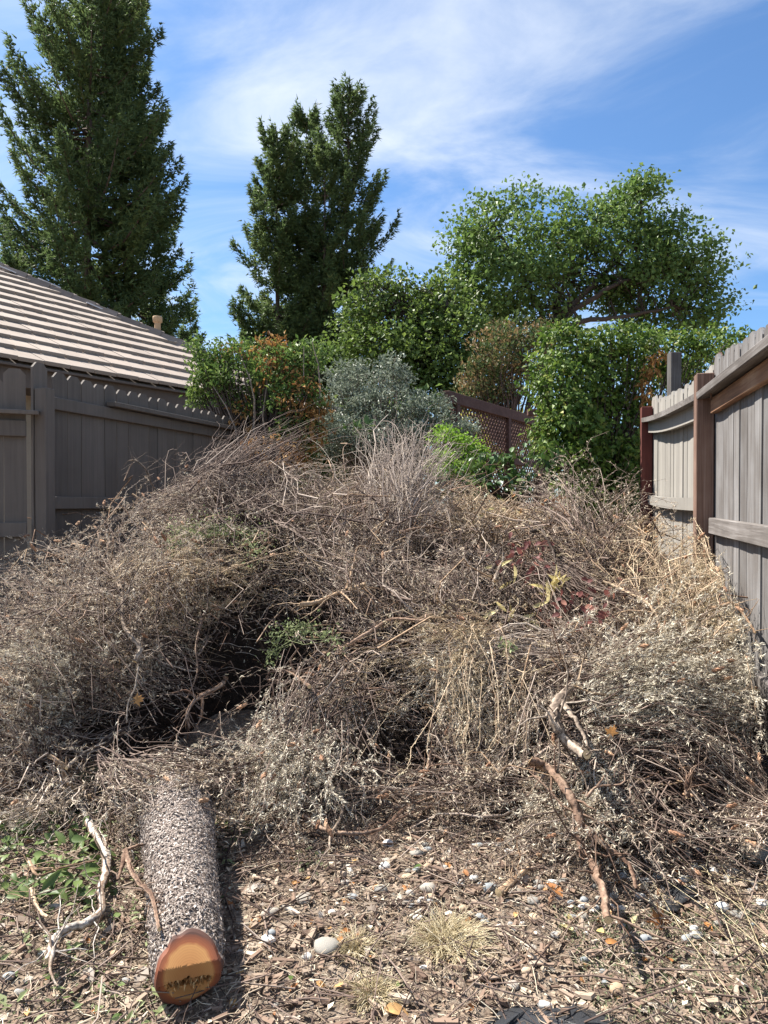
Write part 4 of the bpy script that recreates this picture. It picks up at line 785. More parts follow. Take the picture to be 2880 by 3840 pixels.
bush((2380, 2480), [(2120, 2560), (2250, 2420), (2080, 2450), (2330, 2380)], 'dry clump between the curved brown branch and the gnarled root', 'g', 'g', 240, .32, 16, 2, .12, seed=132, lift=.1)
bush((520, 2930), [(0, 2860), (120, 2900), (30, 2980), (260, 2880)], 'flat brown twig bundle reaching the left edge beside the log', 'b', 'g', 300, .15, 5, 4, .1, seed=133, lift=.06, curl=.2)
bush((330, 3020), [(20, 3080), (90, 3150), (0, 3020), (180, 3060)], 'thin twigs and pale leaves over the green leaves at the left edge', 'g', 'g', 220, .22, 12, 4, .12, seed=134, lift=.05)
bush((1900, 2900), [(1500, 2780), (1350, 2850), (1600, 2880), (1450, 2930)], 'brown twigs above the bare ground at centre front', 'b', 'g', 280, .22, 10, 6, .12, seed=135, lift=.1)
bush((1650, 2760), [(1750, 2950), (1900, 3000), (1560, 2920), (1850, 2820)], 'thin dark brown twig clump at the front of the pile, centre right', 'b', 'g', 260, .3, 8, 4, .15, seed=136, lift=.08)
bush((2540, 2500), [(2420, 2380), (2560, 2280), (2680, 2330, 3.7), (2640, 2450)], 'dry straw clump below the cut branch by the weathered fence', 'g', 't', 240, .3, 18, 8, .1, seed=139, lift=.1)
bush((180, 2900), [(20, 2700), (150, 2680), (330, 2740), (60, 2800)], 'dark grey-brown dry clump at the lower left edge', 'b', 'g', 240, .3, 16, 10, .12, seed=140, lift=.1)

bush((900, 2870, 3.0), [(540, 2900, 2.78), (620, 2960, 2.72), (720, 2930, 2.75), (480, 2960, 2.75), (660, 2860, 2.85)], 'brown twigs and needles draped over the buried far end of the log', 'b', 'g', 300, .3, 16, 6, .08, seed=141, cap=.42)
bush((420, 2840, 3.05), [(640, 2930, 2.76), (740, 2900, 2.8), (800, 2960, 2.75), (560, 2980, 2.7)], 'thin brown twigs crossing the log from its left side', 'b', 'g', 200, .22, 8, 3, .08, seed=142, cap=.42)
# ------------------------------------------------------------------ thick branches and roots
def spline(P, n):
    P = np.array(P, float); k = len(P)
    if k == 2: s = np.linspace(0, 1, n)[:, None]; return P[0] * (1 - s) + P[1] * s
    t = np.linspace(0, k - 1, n); i = np.clip(t.astype(int), 0, k - 2); f = (t - i)[:, None]
    Pm = np.concatenate([[2 * P[0] - P[1]], P, [2 * P[-1] - P[-2]]]); a, b, c, d = Pm[i], Pm[i + 1], Pm[i + 2], Pm[i + 3]
    return .5 * ((2 * b) + (-a + c) * f + (2 * a - 5 * b + 4 * c - d) * f ** 2 + (-a + 3 * b - 3 * c + d) * f ** 3)
def limb(pts, r0, r1, lift, seg, sides, g, rough=.18, ground=False):
    Q = []
    for p in pts:
        if len(p) == 3: Q.append(tuple(at(*p)))
        elif ground: Q.append(tuple(gnd(p[0], p[1], lift)))
        else: Q.append(tuple(surf(p[0], p[1], lift + .07)))
    P = spline(Q, seg); L = np.linalg.norm(np.diff(P, axis=0), axis=1).sum(); P[1:-1] += g.normal(size=(seg - 2, 3)) * r0 * .10
    kn = np.convolve(g.normal(0, 1, seg + 10), np.ones(11) / 11, 'valid')
    rr_ = np.linspace(r0, r1, seg) * (.86 + kn * rough * .7)
    V, Qd, _ = tubes(P[None], rr_[None], sides, np.array([0.]))
    V = V.reshape(seg, sides, 3); ctr = P[:, None]; k = 1 + rough * (g.normal(0, .55, sides)[None] + .5 * np.sin(np.arange(sides) * 2.4 + np.linspace(0, 4, seg)[:, None])) + g.normal(0, rough * .16, (seg, sides))
    V = (ctr + (V - ctr) * k[:, :, None]); rn = np.clip(.45 + g.normal(0, .38, sides)[None] + .2 * np.sin(np.linspace(0, 9, seg))[:, None] + g.normal(0, .15, (seg, sides)), 0, 1)
    return V.reshape(-1, 3), Qd, rn.ravel(), P, rr_
def branch(name, pts, r, label, mat, forks=(), lift=.06, ends=True, seg=None, sides=9, seed=0, cut='cut', ground=False, r1=None, rough=.22, catg='branch'):
    g = np.random.default_rng(seed); seg = seg or max(10, len(pts) * 7)
    r = r * .8; r1 = r1 * .75 if r1 else None
    V, Q, rn, P, rr_ = limb(pts, r, r1 if r1 else r * .55, lift, seg, sides, g, rough, ground)
    th = thing(name, tuple(P[0]), label, catg)
    obj('bark', mesh_np('bark', V, Q, rnd=rn, smooth_=True, mat=MT[mat]), parent=th)
    for fp_, fr0 in forks:
        V2, Q2, rn2, P2, _ = limb(fp_, fr0, fr0 * .35, lift, max(7, len(fp_) * 5), 6, g, rough, ground)
        obj('side_branch', mesh_np('side_branch', V2, Q2, rnd=rn2, smooth_=True, mat=MT[mat]), parent=th)
    nt = 5 + int(3 * len(pts)); ti_ = g.integers(1, seg - 1, nt); tdir = nrm(np.gradient(P, axis=0)[ti_] / 1 + 0); tdir = nrm(tdir * g.choice([-1, 1, 1], nt)[:, None] + g.normal(size=(nt, 3)) * .75); tl = g.uniform(3, 14, nt) * r ** .8 * .45
    Sx = np.linspace(0, 1, 5); tp_ = P[ti_][:, None] + tdir[:, None] * (tl[:, None] * Sx)[:, :, None] + np.cumsum(g.normal(size=(nt, 5, 3)), 1) * (tl * .05)[:, None, None]; tp_[:, 0] = P[ti_]
    v_, q_, r__ = tubes(tp_, (r * .22 * g.uniform(.5, 1.2, nt))[:, None] * np.linspace(1, .4, 5)[None], 4, g.random(nt)); obj('side_twigs', mesh_np('side_twigs', v_, q_, rnd=r__, smooth_=True, mat=MT[mat]), parent=th, kind='stuff')
    if ends:
        for e, (c, nb_) in enumerate(((P[0], P[0] - P[1]), (P[-1], P[-1] - P[-2]))):
            rad = rr_[0] if e == 0 else rr_[-1]; d = Vector(nb_).normalized(); n = 10
            M_ = Matrix.Translation(Vector(c) + d * .0015) @ d.to_track_quat('Z', 'Y').to_matrix().to_4x4()
            V3 = [(0, 0, .001)] + [(rad * 1.02 * math.cos(a), rad * 1.02 * math.sin(a), 0) for a in np.arange(n) * 2 * PI / n]
            me = bpy.data.meshes.new('cut_end'); me.from_pydata(V3, [], [(0, 1 + i, 1 + (i + 1) % n) for i in range(n)]); me.update()
            obj('cut_end', me, MT[cut], th, M_)
    return th
branch('crooked_branch', [(505, 2480), (525, 2430), (485, 2380), (460, 2330), (455, 2220), (430, 2100)], .017, 'gnarled grey stem rising through the large pale bush', 'root_grey', [([(460, 2260), (500, 2180), (560, 2120)], .008), ([(450, 2210), (400, 2080), (405, 2030)], .007)], .12, seed=1)
branch('tan_root', [(1125, 2268), (1190, 2258), (1270, 2225), (1370, 2190)], .020, 'bright tan forked root lying across the centre-left of the pile', 'root_tan', [([(1280, 2222), (1310, 2250), (1340, 2285)], .010), ([(1300, 2210), (1325, 2120), (1345, 2050), (1395, 2060)], .010), ([(1250, 2225), (1245, 2205)], .007)], .17, seed=2)
branch('looped_root', [(1160, 2575), (1110, 2535), (1050, 2512), (1010, 2525), (1005, 2550), (1050, 2555), (1075, 2590)], .013, 'looped brown root at the lip of the dark hollow', 'root_brown', [([(1110, 2530), (1090, 2480), (1120, 2430)], .009), ([(1130, 2545), (1180, 2490), (1240, 2430)], .009)], .16, seed=3)
branch('gnarled_root', [(2190, 2530), (2150, 2575), (2090, 2640), (2085, 2710), (2140, 2790), (2200, 2830)], .034, 'thick gnarled grey root standing up in the right half of the pile', 'root_grey', [([(2100, 2630), (2150, 2690), (2190, 2760), (2200, 2800)], .015)], .20, seed=4, rough=.35, sides=11, r1=.026)
branch('forked_branch', [(1990, 2850), (2060, 2885), (2130, 2970), (2175, 3080), (2180, 3160), (2230, 3260), (2260, 3340), (2280, 3450)], .030, 'long forked brown branch reaching down to the cobbles at front right', 'root_brown', [([(2190, 3110), (2270, 3170), (2350, 3230), (2375, 3290), (2385, 3335)], .014), ([(2200, 2990), (2240, 2950), (2330, 2940), (2345, 2900)], .008), ([(2240, 2950), (2270, 2905)], .006), ([(2150, 3090), (2160, 3140), (2200, 3190)], .009)], .19, seed=5, rough=.3)
branch('curved_branch', [(2260, 2180), (2340, 2215), (2430, 2265), (2472, 2340), (2475, 2410), (2455, 2480), (2430, 2530)], .014, 'curved peeling brown branch arching down the right of the pile', 'root_tan', [([(2470, 2300), (2360, 2290), (2290, 2310)], .007)], .16, seed=6)
branch('cut_branch', [(2665, 2283, 3.5), (2740, 2262, 3.4), (2765, 2275, 3.35), (2800, 2320, 3.2), (2832, 2372, 3.12)], .013, 'tan bent branch with a sawn end leaning against the weathered fence', 'root_tan', [([(2810, 2350, 3.15), (2720, 2375, 3.3), (2630, 2385, 3.5)], .006), ([(2745, 2262, 3.4), (2725, 2245, 3.4)], .005)], 0, seed=7)
branch('forked_stump', [(2140, 1905), (2090, 1945), (2020, 1985), (1990, 1990)], .026, 'dark grey forked stump lying at the top right of the pile', 'bark_dark', [([(1990, 1955), (2035, 1990), (2070, 2060), (2085, 2110)], .018), ([(2130, 1910), (2125, 1950)], .012)], .16, seed=8)
branch('sawn_stub', [(1838, 2160), (1855, 2120), (1880, 2060)], .017, 'short stub with pale yellow sawn end among the yellow leaves', 'bark_dark', [], .16, seed=9)
branch('sawn_stub', [(1853, 2180), (1868, 2140), (1890, 2090)], .015, 'second pale-ended stub just below the first among yellow leaves', 'root_grey', [], .20, seed=10)
branch('peeling_root', [(250, 2950), (300, 3010), (345, 3110), (395, 3190), (400, 3270), (380, 3340), (385, 3410), (340, 3455), (250, 3480), (200, 3530), (180, 3600)], .022, 'twisted root with peeling white bark to the left of the log', 'root_pale', [([(300, 3010), (230, 2960), (180, 2900)], .010), ([(200, 3540), (190, 3640), (215, 3700)], .008)], .05, seed=11, ground=False, rough=.35)
branch('root_on_log', [(470, 3190), (490, 3250), (525, 3315), (565, 3350), (585, 3420), (597, 3485)], .014, 'brown root lying over the left flank of the log', 'root_brown', [([(470, 3190), (520, 3170), (620, 3150), (680, 3130)], .008), ([(470, 3190), (460, 3240), (440, 3300)], .012)], .26, seed=12)
branch('tan_stick', [(185, 2835), (235, 2870), (240, 2910), (280, 2960), (340, 2990)], .013, 'orange-brown crooked stick at the lip of the left hollow', 'root_tan', [([(245, 2880), (250, 2835)], .007)], .12, seed=13)
branch('grey_stick', [(250, 2880), (310, 2825), (395, 2785)], .011, 'straight grey stick across the dark hollow behind the log', 'root_grey', [], .16, seed=14)
branch('shaggy_branch', [(1290, 2950), (1400, 2960), (1500, 2975), (1560, 2940), (1600, 2890), (1620, 2800)], .017, 'shaggy red-brown branch curving up under the hanging bush', 'root_brown', [([(1510, 2975), (1560, 2960), (1600, 2950)], .008)], .16, seed=15, rough=.35)
branch('bowed_branch', [(1140, 3060), (1220, 3110), (1330, 3125), (1440, 3100), (1520, 3030), (1620, 2990), (1720, 2960)], .013, 'long bowed reddish branch along the front foot of the pile', 'root_brown', [([(1440, 3100), (1540, 3050), (1680, 3000)], .008)], .10, seed=16)
branch('hanging_twig', [(1260, 2920), (1285, 3010), (1275, 3070), (1240, 3130), (1235, 3190)], .010, 'pale crooked twig hanging from the leafy bush at centre front', 'root_grey', [], .14, seed=17)
branch('upright_stub', [(2580, 2990), (2575, 2930), (2595, 2885)], .015, 'short broken brown stub sticking up from the twigs at lower right', 'root_brown', [], .16, seed=18, rough=.4)
branch('hooked_stick', [(600, 1860, 5.0), (570, 1815, 4.98), (545, 1760, 4.95), (510, 1728, 4.95), (485, 1727, 4.95)], .010, 'hooked grey stick poking up before the dark grey fence', 'root_grey', [], 0, seed=19)
branch('pale_stick', [(495, 1852, 4.7), (560, 1890, 4.7), (640, 1930, 4.75)], .008, 'pale short stick with a cut tip below the hooked stick', 'root_tan', [], 0, seed=20)
branch('bent_twig', [(670, 1850, 5.1), (690, 1815, 5.1), (740, 1795, 5.15), (800, 1780, 5.2), (860, 1770, 5.3)], .009, 'bent brown twig arching at the pile crest near the fence end', 'root_brown', [], 0, seed=21)
branch('splayed_branch', [(2478, 1925, 5.0), (2440, 1965, 5.0), (2390, 2000, 4.95), (2280, 2010, 4.9)], .013, 'tan cut branch pointing at the dark red post', 'root_tan', [([(2480, 1930, 5.0), (2500, 1960, 5.0), (2525, 1990, 4.95), (2520, 2030, 4.95)], .005)], 0, seed=22)
branch('crest_branch', [(1500, 1995), (1600, 1975), (1680, 1990), (1640, 2000)], .014, 'reddish broken branch below the wiry bush', 'root_brown', [], .12, seed=23)
branch('mid_branch', [(1300, 2420), (1400, 2360), (1470, 2320), (1580, 2325), (1600, 2300)], .011, 'thin dark branch bending through the middle of the pile', 'root_brown', [], .18, seed=24)
branch('orange_root', [(110, 3320), (130, 3350), (200, 3348)], .010, 'curved orange-brown stem among green leaves at the left', 'root_tan', [([(115, 3340), (150, 3375), (230, 3340), (360, 3310)], .008)], .08, seed=25, ground=True)
branch('orange_root', [(118, 3390), (128, 3440), (150, 3480), (178, 3500)], .011, 'smooth orange-brown stem curving down to the ground, lower left', 'root_tan', [], .05, seed=26, ground=True)
branch('slanted_stick', [(1990, 2420), (1960, 2550), (1950, 2600)], .006, 'thin straight stick standing in the pale stems right of centre', 'root_tan', [], .22, seed=27)
branch('brown_shoot', [(760, 2320), (735, 2420), (740, 2520), (700, 2620)], .008, 'thin brown shoot hanging into the dark hollow at left', 'root_brown', [], .14, seed=28)
branch('pale_shoot', [(520, 2500), (505, 2580), (480, 2640), (475, 2710)], .008, 'thin pale shoot hanging below the gnarled stem', 'root_grey', [], .2, seed=29)
branch('twisted_root', [(850, 2530), (830, 2570), (740, 2620), (700, 2680), (710, 2730)], .015, 'twisted brown root at the edge of the left hollow', 'root_brown', [([(740, 2620), (700, 2590), (640, 2600)], .008), ([(760, 2600), (755, 2680), (740, 2720)], .008)], .18, seed=30, rough=.35)
branch('level_branch', [(2450, 2480), (2330, 2440), (2250, 2425), (2180, 2410)], .008, 'thin level branch below the red leaves', 'root_tan', [([(2330, 2440), (2320, 2400), (2290, 2370)], .005)], .18, seed=31)
branch('dark_branch', [(1560, 2260), (1700, 2190), (1830, 2090), (1960, 1990), (2010, 1900)], .007, 'long thin dark branch slanting up to the forked stump', 'bark_dark', [], .2, seed=32)
branch('weathered_chunk', [(1870, 3385), (1920, 3340), (1985, 3290)], .019, 'broken wood chunk with pale split end on the cobbles', 'root_tan', [], .03, seed=33, ground=True, rough=.4)
branch('brown_branch', [(1800, 3690), (1900, 3660), (2000, 3610), (2060, 3560)], .013, 'half-buried brown branch in the mulch at bottom right of centre', 'root_brown', [], .012, seed=34, ground=True, rough=.4)

# ------------------------------------------------------------------ the log
lg0 = gnd(712, 3640); lg0 = Vector((lg0.x, lg0.y, .0))
e0 = at(706, 3690, 1.89); e1 = at(655, 3040, 3.15); e1b = at(655, 2960, 2.86)
rr0, rr1 = .086, .135
e0.z = .4 * 0 + rr0 + .012; e1b.z = .155
lth = thing('log', (e0.x, e0.y, 0), 'rough-barked log with an orange sawn end lying on the ground, lower left', 'log')
g = np.random.default_rng(71); seg, sd = 150, 96; s = np.linspace(0, 1, seg); P = np.array(e0)[None] * (1 - s)[:, None] + np.array(e1b)[None] * s[:, None]
ax = nrm((np.array(e1b) - np.array(e0))[None])[0]; A_ = nrm(np.cross(ax, [0, 0, 1])[None])[0]; B_ = np.cross(A_, ax)
an = np.arange(sd) * 2 * PI / sd; prof = 1 + .05 * np.sin(an * 2 + .8) + .03 * np.sin(an * 3 + 2)
rad = np.interp(s, [0, .35, .7, 1], [rr0, .100, .118, .132])[:, None] * prof[None] * (1 + .02 * np.sin(s * 9)[:, None])
nz = np.zeros((seg, sd))
for k in range(5):
    f = 2 ** k; nz += (np.sin(an[None] * (5 * f + 1) + g.uniform(0, 6) + 2.2 * np.sin(s[:, None] * 7 * f + g.uniform(0, 6))) * np.sin(s[:, None] * 26 * f + g.uniform(0, 6) + 1.5 * np.sin(an[None] * 3))) / (1.35 ** k)
plate = np.clip(np.abs(nz) * 1.0, 0, 1) ** .6
fade = np.clip(s * 30, 0, 1)[:, None]; rad = rad + fade * (.007 * (plate - .5) + g.normal(0, .0022, (seg, sd))) + (1 - fade) * .003 * np.sin(an * 7 + 2 * np.sin(an * 3))[None]
V = P[:, None] + rad[:, :, None] * (A_ * np.cos(an)[None, :, None] + B_ * np.sin(an)[None, :, None]) if False else P[:, None] + rad[:, :, None] * (A_[None, None] * np.cos(an)[None, :, None] + B_[None, None] * np.sin(an)[None, :, None])
back = np.clip((rad * np.sin(an)[None] - .025) * .95, 0, None) * (np.clip(1 - s * 5, 0, 1)[:, None]); V = V + ax[None, None] * back[:, :, None]
I = np.arange(seg * sd).reshape(seg, sd); Q = np.stack([I[:-1], np.roll(I[:-1], -1, 1), np.roll(I[1:], -1, 1), I[1:]], -1).reshape(-1, 4)
MT['log_bark'] = leafmat('log_bark', [(0, (0.088, 0.065, 0.054)), (.4, (0.213, 0.169, 0.144)), (.75, (0.388, 0.331, 0.288)), (1, (0.587, 0.537, 0.488))], transl=0, rough=.9, spec=.15, grain=1, grain_scale=110, grain_amt=.5, bumpd=.006)
obj('bark', mesh_np('bark', V.reshape(-1, 3), Q, rnd=np.clip(plate * .35 + g.normal(.18, .12, plate.shape), 0, 1).ravel(), smooth_=False, mat=MT['log_bark']), parent=lth)
# bark scales lifting off the log
ns = 11000; a_ = g.uniform(0, PI, ns) + g.normal(0, .25, ns); sI = g.uniform(0.02, .98, ns)
ii = (sI * (seg - 1)).astype(int); jj = ((a_ / (2 * PI)) * sd).astype(int) % sd; C = V[ii, jj]; O = nrm(C - P[ii]); tang = nrm(np.cross(O, ax[None]) * g.normal(0, .8, ns)[:, None] + ax[None] * g.normal(0, 1, ns)[:, None])
v, q, r_ = leaves(C + O * .001, nrm(tang + O * g.uniform(.05, .5, ns)[:, None]), O, g.uniform(.008, .022, ns), g.uniform(.003, .007, ns), g.beta(2.2, 1.6, ns), fold=.1, curl=.2)
obj('bark_scales', mesh_np('bark_scales', v, q, rnd=r_, mat=MT['log_bark']), parent=lth, kind='stuff')
# sawn end: two flats with a torn hinge of splinters between
def endmat():
    m, t, nd, lk = newmat('sawn_orange_wood'); tcx = nd.new('ShaderNodeTexCoord')
    ln = nd.new('ShaderNodeVectorMath'); ln.operation = 'LENGTH'; lk.new(tcx.outputs['Object'], ln.inputs[0])
    nz_ = nd.new('ShaderNodeTexNoise'); nz_.inputs['Scale'].default_value = 22; nz_.inputs['Detail'].default_value = 6; lk.new(tcx.outputs['Object'], nz_.inputs[0])
    s1 = nd.new('ShaderNodeMath'); s1.operation = 'MULTIPLY_ADD'; s1.inputs[1].default_value = .018; lk.new(nz_.outputs['Fac'], s1.inputs[0]); lk.new(ln.outputs['Value'], s1.inputs[2])
    sc_ = nd.new('ShaderNodeMath'); sc_.operation = 'DIVIDE'; sc_.inputs[1].default_value = .10; lk.new(s1.outputs[0], sc_.inputs[0])
    r = ramp(nd, [(0, (.30, .125, .034)), (.45, (.36, .155, .042)), (.72, (.42, .20, .06)), (.80, (.25, .07, .02)), (.93, (.16, .042, .015)), (1, (.08, .032, .02))]); lk.new(sc_.outputs[0], r.inputs[0])
    wv = nd.new('ShaderNodeTexWave'); wv.wave_type = 'RINGS'; wv.rings_direction = 'Z'; wv.inputs['Scale'].default_value = 75; wv.inputs['Distortion'].default_value = 2; lk.new(tcx.outputs['Object'], wv.inputs[0])
    mr = nd.new('ShaderNodeMapRange'); mr.inputs[3].default_value = .93; mr.inputs[4].default_value = 1.04; lk.new(wv.outputs['Fac'], mr.inputs[0])
    mx = nd.new('ShaderNodeMix'); mx.data_type = 'RGBA'; mx.blend_type = 'MULTIPLY'; mx.inputs[0].default_value = 1; lk.new(r.outputs[0], mx.inputs[6]); lk.new(mr.outputs[0], mx.inputs[7])
    p = nd.new('ShaderNodeBsdfPrincipled'); p.inputs['Roughness'].default_value = .75; lk.new(mx.outputs[2], p.inputs['Base Color']); o = nd.new('ShaderNodeOutputMaterial'); lk.new(p.outputs[0], o.inputs[0]); return m
MT['sawn'] = endmat()
rim = V[0]; Mx = Matrix((( -A_[0], B_[0], -ax[0], e0.x), (-A_[1], B_[1], -ax[1], e0.y), (-A_[2], B_[2], -ax[2], e0.z), (0, 0, 0, 1)))
rl = np.array([tuple(Mx.inverted() @ Vector(p)) for p in rim]); ang_r = np.arctan2(rl[:, 1], rl[:, 0]); o_ = np.argsort(ang_r); rl = rl[o_]; rrad = np.hypot(rl[:, 0], rl[:, 1])
nr = 20; VV = [(0, 0, 0)]; 
def face_z(x, y):
    lo = -.026 + .006 * math.sin(x * 70) + .25 * max(0, -x - .02); hi = -.004 + .005 * math.sin(x * 110 + 1) - .15 * abs(x)
    z = .004 if y < lo else (.016 - (y + .004) * .10 if y > hi else -.004)
    if abs(x) > .052 and lo <= y <= hi: z = .008
    if y > .030: z -= (y - .030) * 1.1
    return z
VV[0] = (0, 0, face_z(0, 0))
for i in range(1, nr + 1):
    for j in range(sd):
        x, y = rl[j, 0] * i / nr, rl[j, 1] * i / nr; z = face_z(x, y) if i < nr else min(rl[j, 2], .0)
        if -.024 <= y <= -.004 and abs(x) < .05 and i < nr - 1: z += random.uniform(-.026, .010)
        VV.append((x, y, z))
TT = [(0, 1 + j, 1 + (j + 1) % sd) for j in range(sd)]; QQ = []
for i in range(nr - 1):
    for j in range(sd): a0 = 1 + i * sd + j; a1 = 1 + i * sd + (j + 1) % sd; QQ.append((a0, a0 + sd, a1 + sd, a1))
obj('sawn_end', mesh_np('sawn_end', VV, QQ, TT, mat=MT['sawn']), parent=lth, M=Mx, label='orange sawn end with a torn hinge of splinters')
n = 150; C = np.stack([np.clip(g.normal(.0, .03, n), -.055, .06), g.uniform(-.026, -.004, n), g.uniform(-.012, .004, n)], -1); D = np.stack([g.normal(0, .25, n), g.normal(0, .35, n), np.ones(n)], -1)
v, q, r_ = leaves(C, D, g.normal(size=(n, 3)), g.uniform(.010, .034, n), g.uniform(.003, .008, n), g.random(n))
obj('splinters', mesh_np('splinters', v, q, rnd=r_, mat=leafmat('torn_wood', [(0, (.22, .085, .025)), (.5, (.45, .22, .07)), (1, (.62, .40, .18))], transl=0, rough=.8)), parent=lth, M=Mx, kind='stuff')

# ------------------------------------------------------------------ leaves caught in the pile
yl = [big_leaf('leaf', .14, .035, MT['yellowleaf'], .5, .45), big_leaf('leaf', .12, .03, MT['yellowleaf'], .4, -.3), big_leaf('leaf', .10, .032, MT['yellowleaf'], .3, .6)]
def leaf_sprig(name, label, spots, meshes, n, size, g, catg='leaves', stem='twig_brown', up=.6, lift=.17, rad=.05):
    cs = [np.array(surf(px, py, lift)) for px, py, *_ in spots]; th = thing(name, tuple(cs[0]), label, catg)
    for c, sp_ in zip(cs, spots):
        k = sp_[2] if len(sp_) > 2 else n
        for i in range(k):
            p = c + g.normal(size=3) * rad * np.array([1, .6, .8]); d = Vector((g.normal(), -abs(g.normal()) * .5, up + g.normal() * .7)); obj('leaf', meshes[int(g.integers(len(meshes)))], parent=th, M=orient(p, d, (g.normal() * .6, -1, .6), size * g.uniform(.7, 1.2)))
    for c in cs:
        v, q, r_ = tubes(np.array([[tuple(c), tuple(c + np.array([.02, .02, -.05])), tuple(c + np.array([.05, .05, -.16]))]]), .003, 4, np.array([.5])); obj('stalk', mesh_np('stalk', v, q, rnd=r_, smooth_=True, mat=MT[stem]), parent=th)
    return th
g = np.random.default_rng(81)
leaf_sprig('yellow_leaves', 'bright pale yellow strap leaves curling up right of centre', [(2060, 2215, 10), (2085, 2195, 7)], yl, 8, .62, g, up=1.2, rad=.03, lift=.27)
leaf_sprig('yellow_leaves', 'smaller dull yellow leaves below and left of the bright yellow ones', [(1990, 2300, 4), (1900, 2170, 4), (1970, 2330, 4), (1910, 2300, 3)], yl, 4, .7, g, up=.4, rad=.045, lift=.25)
rl_ = [big_leaf('leaf', .055, .03, MT['redleaf'], .3, .4), big_leaf('leaf', .045, .028, MT['redleaf'], .2, -.3)]
leaf_sprig('red_leaf_sprig', 'dull red leaves hanging below the forked dark stump', [(1950, 2060, 12), (1960, 2110, 9), (2010, 2130, 10), (2030, 2060, 8), (1905, 2110, 6)], rl_, 8, .8, g, up=-.4, rad=.06, lift=.25)
leaf_sprig('red_leaf_sprig', 'dull red leaves clustered below the bright yellow leaves', [(2130, 2280, 12), (2190, 2300, 14), (2060, 2310, 9), (2250, 2300, 9), (2190, 2230, 8)], rl_, 8, .8, g, up=-.3, rad=.06, lift=.25)
leaf_sprig('red_leaf_sprig', 'few dull red leaves near the curved brown branch', [(2300, 2210, 6), (2510, 2240, 7), (2380, 2170, 5)], rl_, 8, .8, g, up=-.3, rad=.045)
orl = [big_leaf('leaf', .05, .028, MT['orangeleaf'], .3, .4), big_leaf('leaf', .06, .03, MT['orangeleaf'], .5, .2)]
leaf_sprig('orange_leaf_sprig', 'small orange-brown leaves on the pile crest above the dark stump', [(2090, 1890, 10), (2110, 1905, 8), (1960, 1940, 6), (1990, 1900, 5)], orl, 8, .7, g, rad=.05)
leaf_sprig('orange_leaf_sprig', 'orange and yellow bits beside the cut branch by the red post', [(2400, 2010, 10), (2440, 1990, 8), (2360, 2030, 6)], orl, 8, .6, g, rad=.05)
yo = [big_leaf('leaf', .06, .028, MT['yellowleaf'], .3, .3)]
leaf_sprig('pale_leaf_litter', 'yellowish leaf scraps on the pile crest left of the dark stump', [(1880, 1930, 10), (1930, 1910, 10), (1830, 1950, 6), (1900, 1970, 6)], yo, 8, .6, g, rad=.06)
# creeping weeds
def weed(label, spots, per, rad, size, mat, seed, name='creeping_weed', lift=.2, wf=.6):
    g = np.random.default_rng(seed); cs = [np.array(surf(px, py, lift)) for px, py in spots]; th = thing(name, tuple(cs[0]), label, 'weed')
    C = np.concatenate([c + g.normal(size=(per, 3)) * rad for c in cs]); D = g.normal(size=C.shape) + np.array([0, -.3, .2]); N = g.normal(size=C.shape) * .5 + np.array([-.2, -.5, .8])
    leafmesh('foliage', C, D, N, size, wf, g, MT[mat], th, 'stuff')
    S = np.array(cs); n = len(S) * 6; a = S[g.integers(0, len(S), n)]; b_ = S[g.integers(0, len(S), n)]; ok = np.linalg.norm(a - b_, axis=1) < .4; a, b_ = a[ok], b_[ok]
    P = np.stack([a + g.normal(size=a.shape) * rad * .5, (a + b_) / 2 + g.normal(size=a.shape) * rad * .5, b_ + g.normal(size=a.shape) * rad * .5], 1)
    v, q, r_ = tubes(P, .0016, 3, g.random(len(P))); obj('stalks', mesh_np('stalks', v, q, rnd=r_, smooth_=True, mat=MT[mat]), parent=th, kind='stuff')
    return th
def dummy(): pass
weed('pale green creeping weed draped over the upper left of the pile', [(660, 2010), (720, 1985), (780, 1980), (840, 1985), (900, 1985), (960, 2000), (980, 2050), (950, 2070), (640, 2050), (870, 2010), (700, 2020)], 75, .05, .017, 'weed', 91)
weed('green creeping weed with small leaves at the edge of the central hollow', [(1020, 2420), (1040, 2380), (1080, 2360), (1130, 2350), (1170, 2350), (1220, 2390), (1260, 2410), (1015, 2470), (1150, 2370)], 32, .035, .02, 'weed', 92)
weed('tiny green sprout among the pale stems right of centre', [(1890, 2420), (1900, 2440)], 22, .02, .026, 'weed', 93)
weed('dark green sprig of small leaves above the log', [(310, 2930), (360, 2930), (420, 2935), (460, 2945), (340, 2900)], 60, .03, .02, 'moss', 94, lift=.1)
weed('grey-green weeds on the ground left of centre front', [(1130, 3250), (1140, 3280)], 60, .03, .018, 'moss', 95, lift=.0)
# green cut leaves left of the log
g = np.random.default_rng(96); gl = [big_leaf('leaf', .10, .045, MT['greenleaf'], .3, .25), big_leaf('leaf', .08, .034, MT['greenleaf'], .2, .5), big_leaf('leaf', .12, .042, MT['greenleaf'], .4, .15)]
c0 = gnd(200, 3250); th = thing('green_cuttings', tuple(c0), 'heap of cut green leaves under the twigs left of the log', 'leaves')
for i in range(210):
    p = gnd(g.uniform(0, 380), g.uniform(3080, 3420), g.uniform(.0, .07)); 
    obj('leaf', gl[i % 3], parent=th, M=orient(p, (g.normal(), g.normal(), g.normal() * .35), (g.normal() * .5, -.5 + g.normal() * .4, 1), g.uniform(.35, .75)))

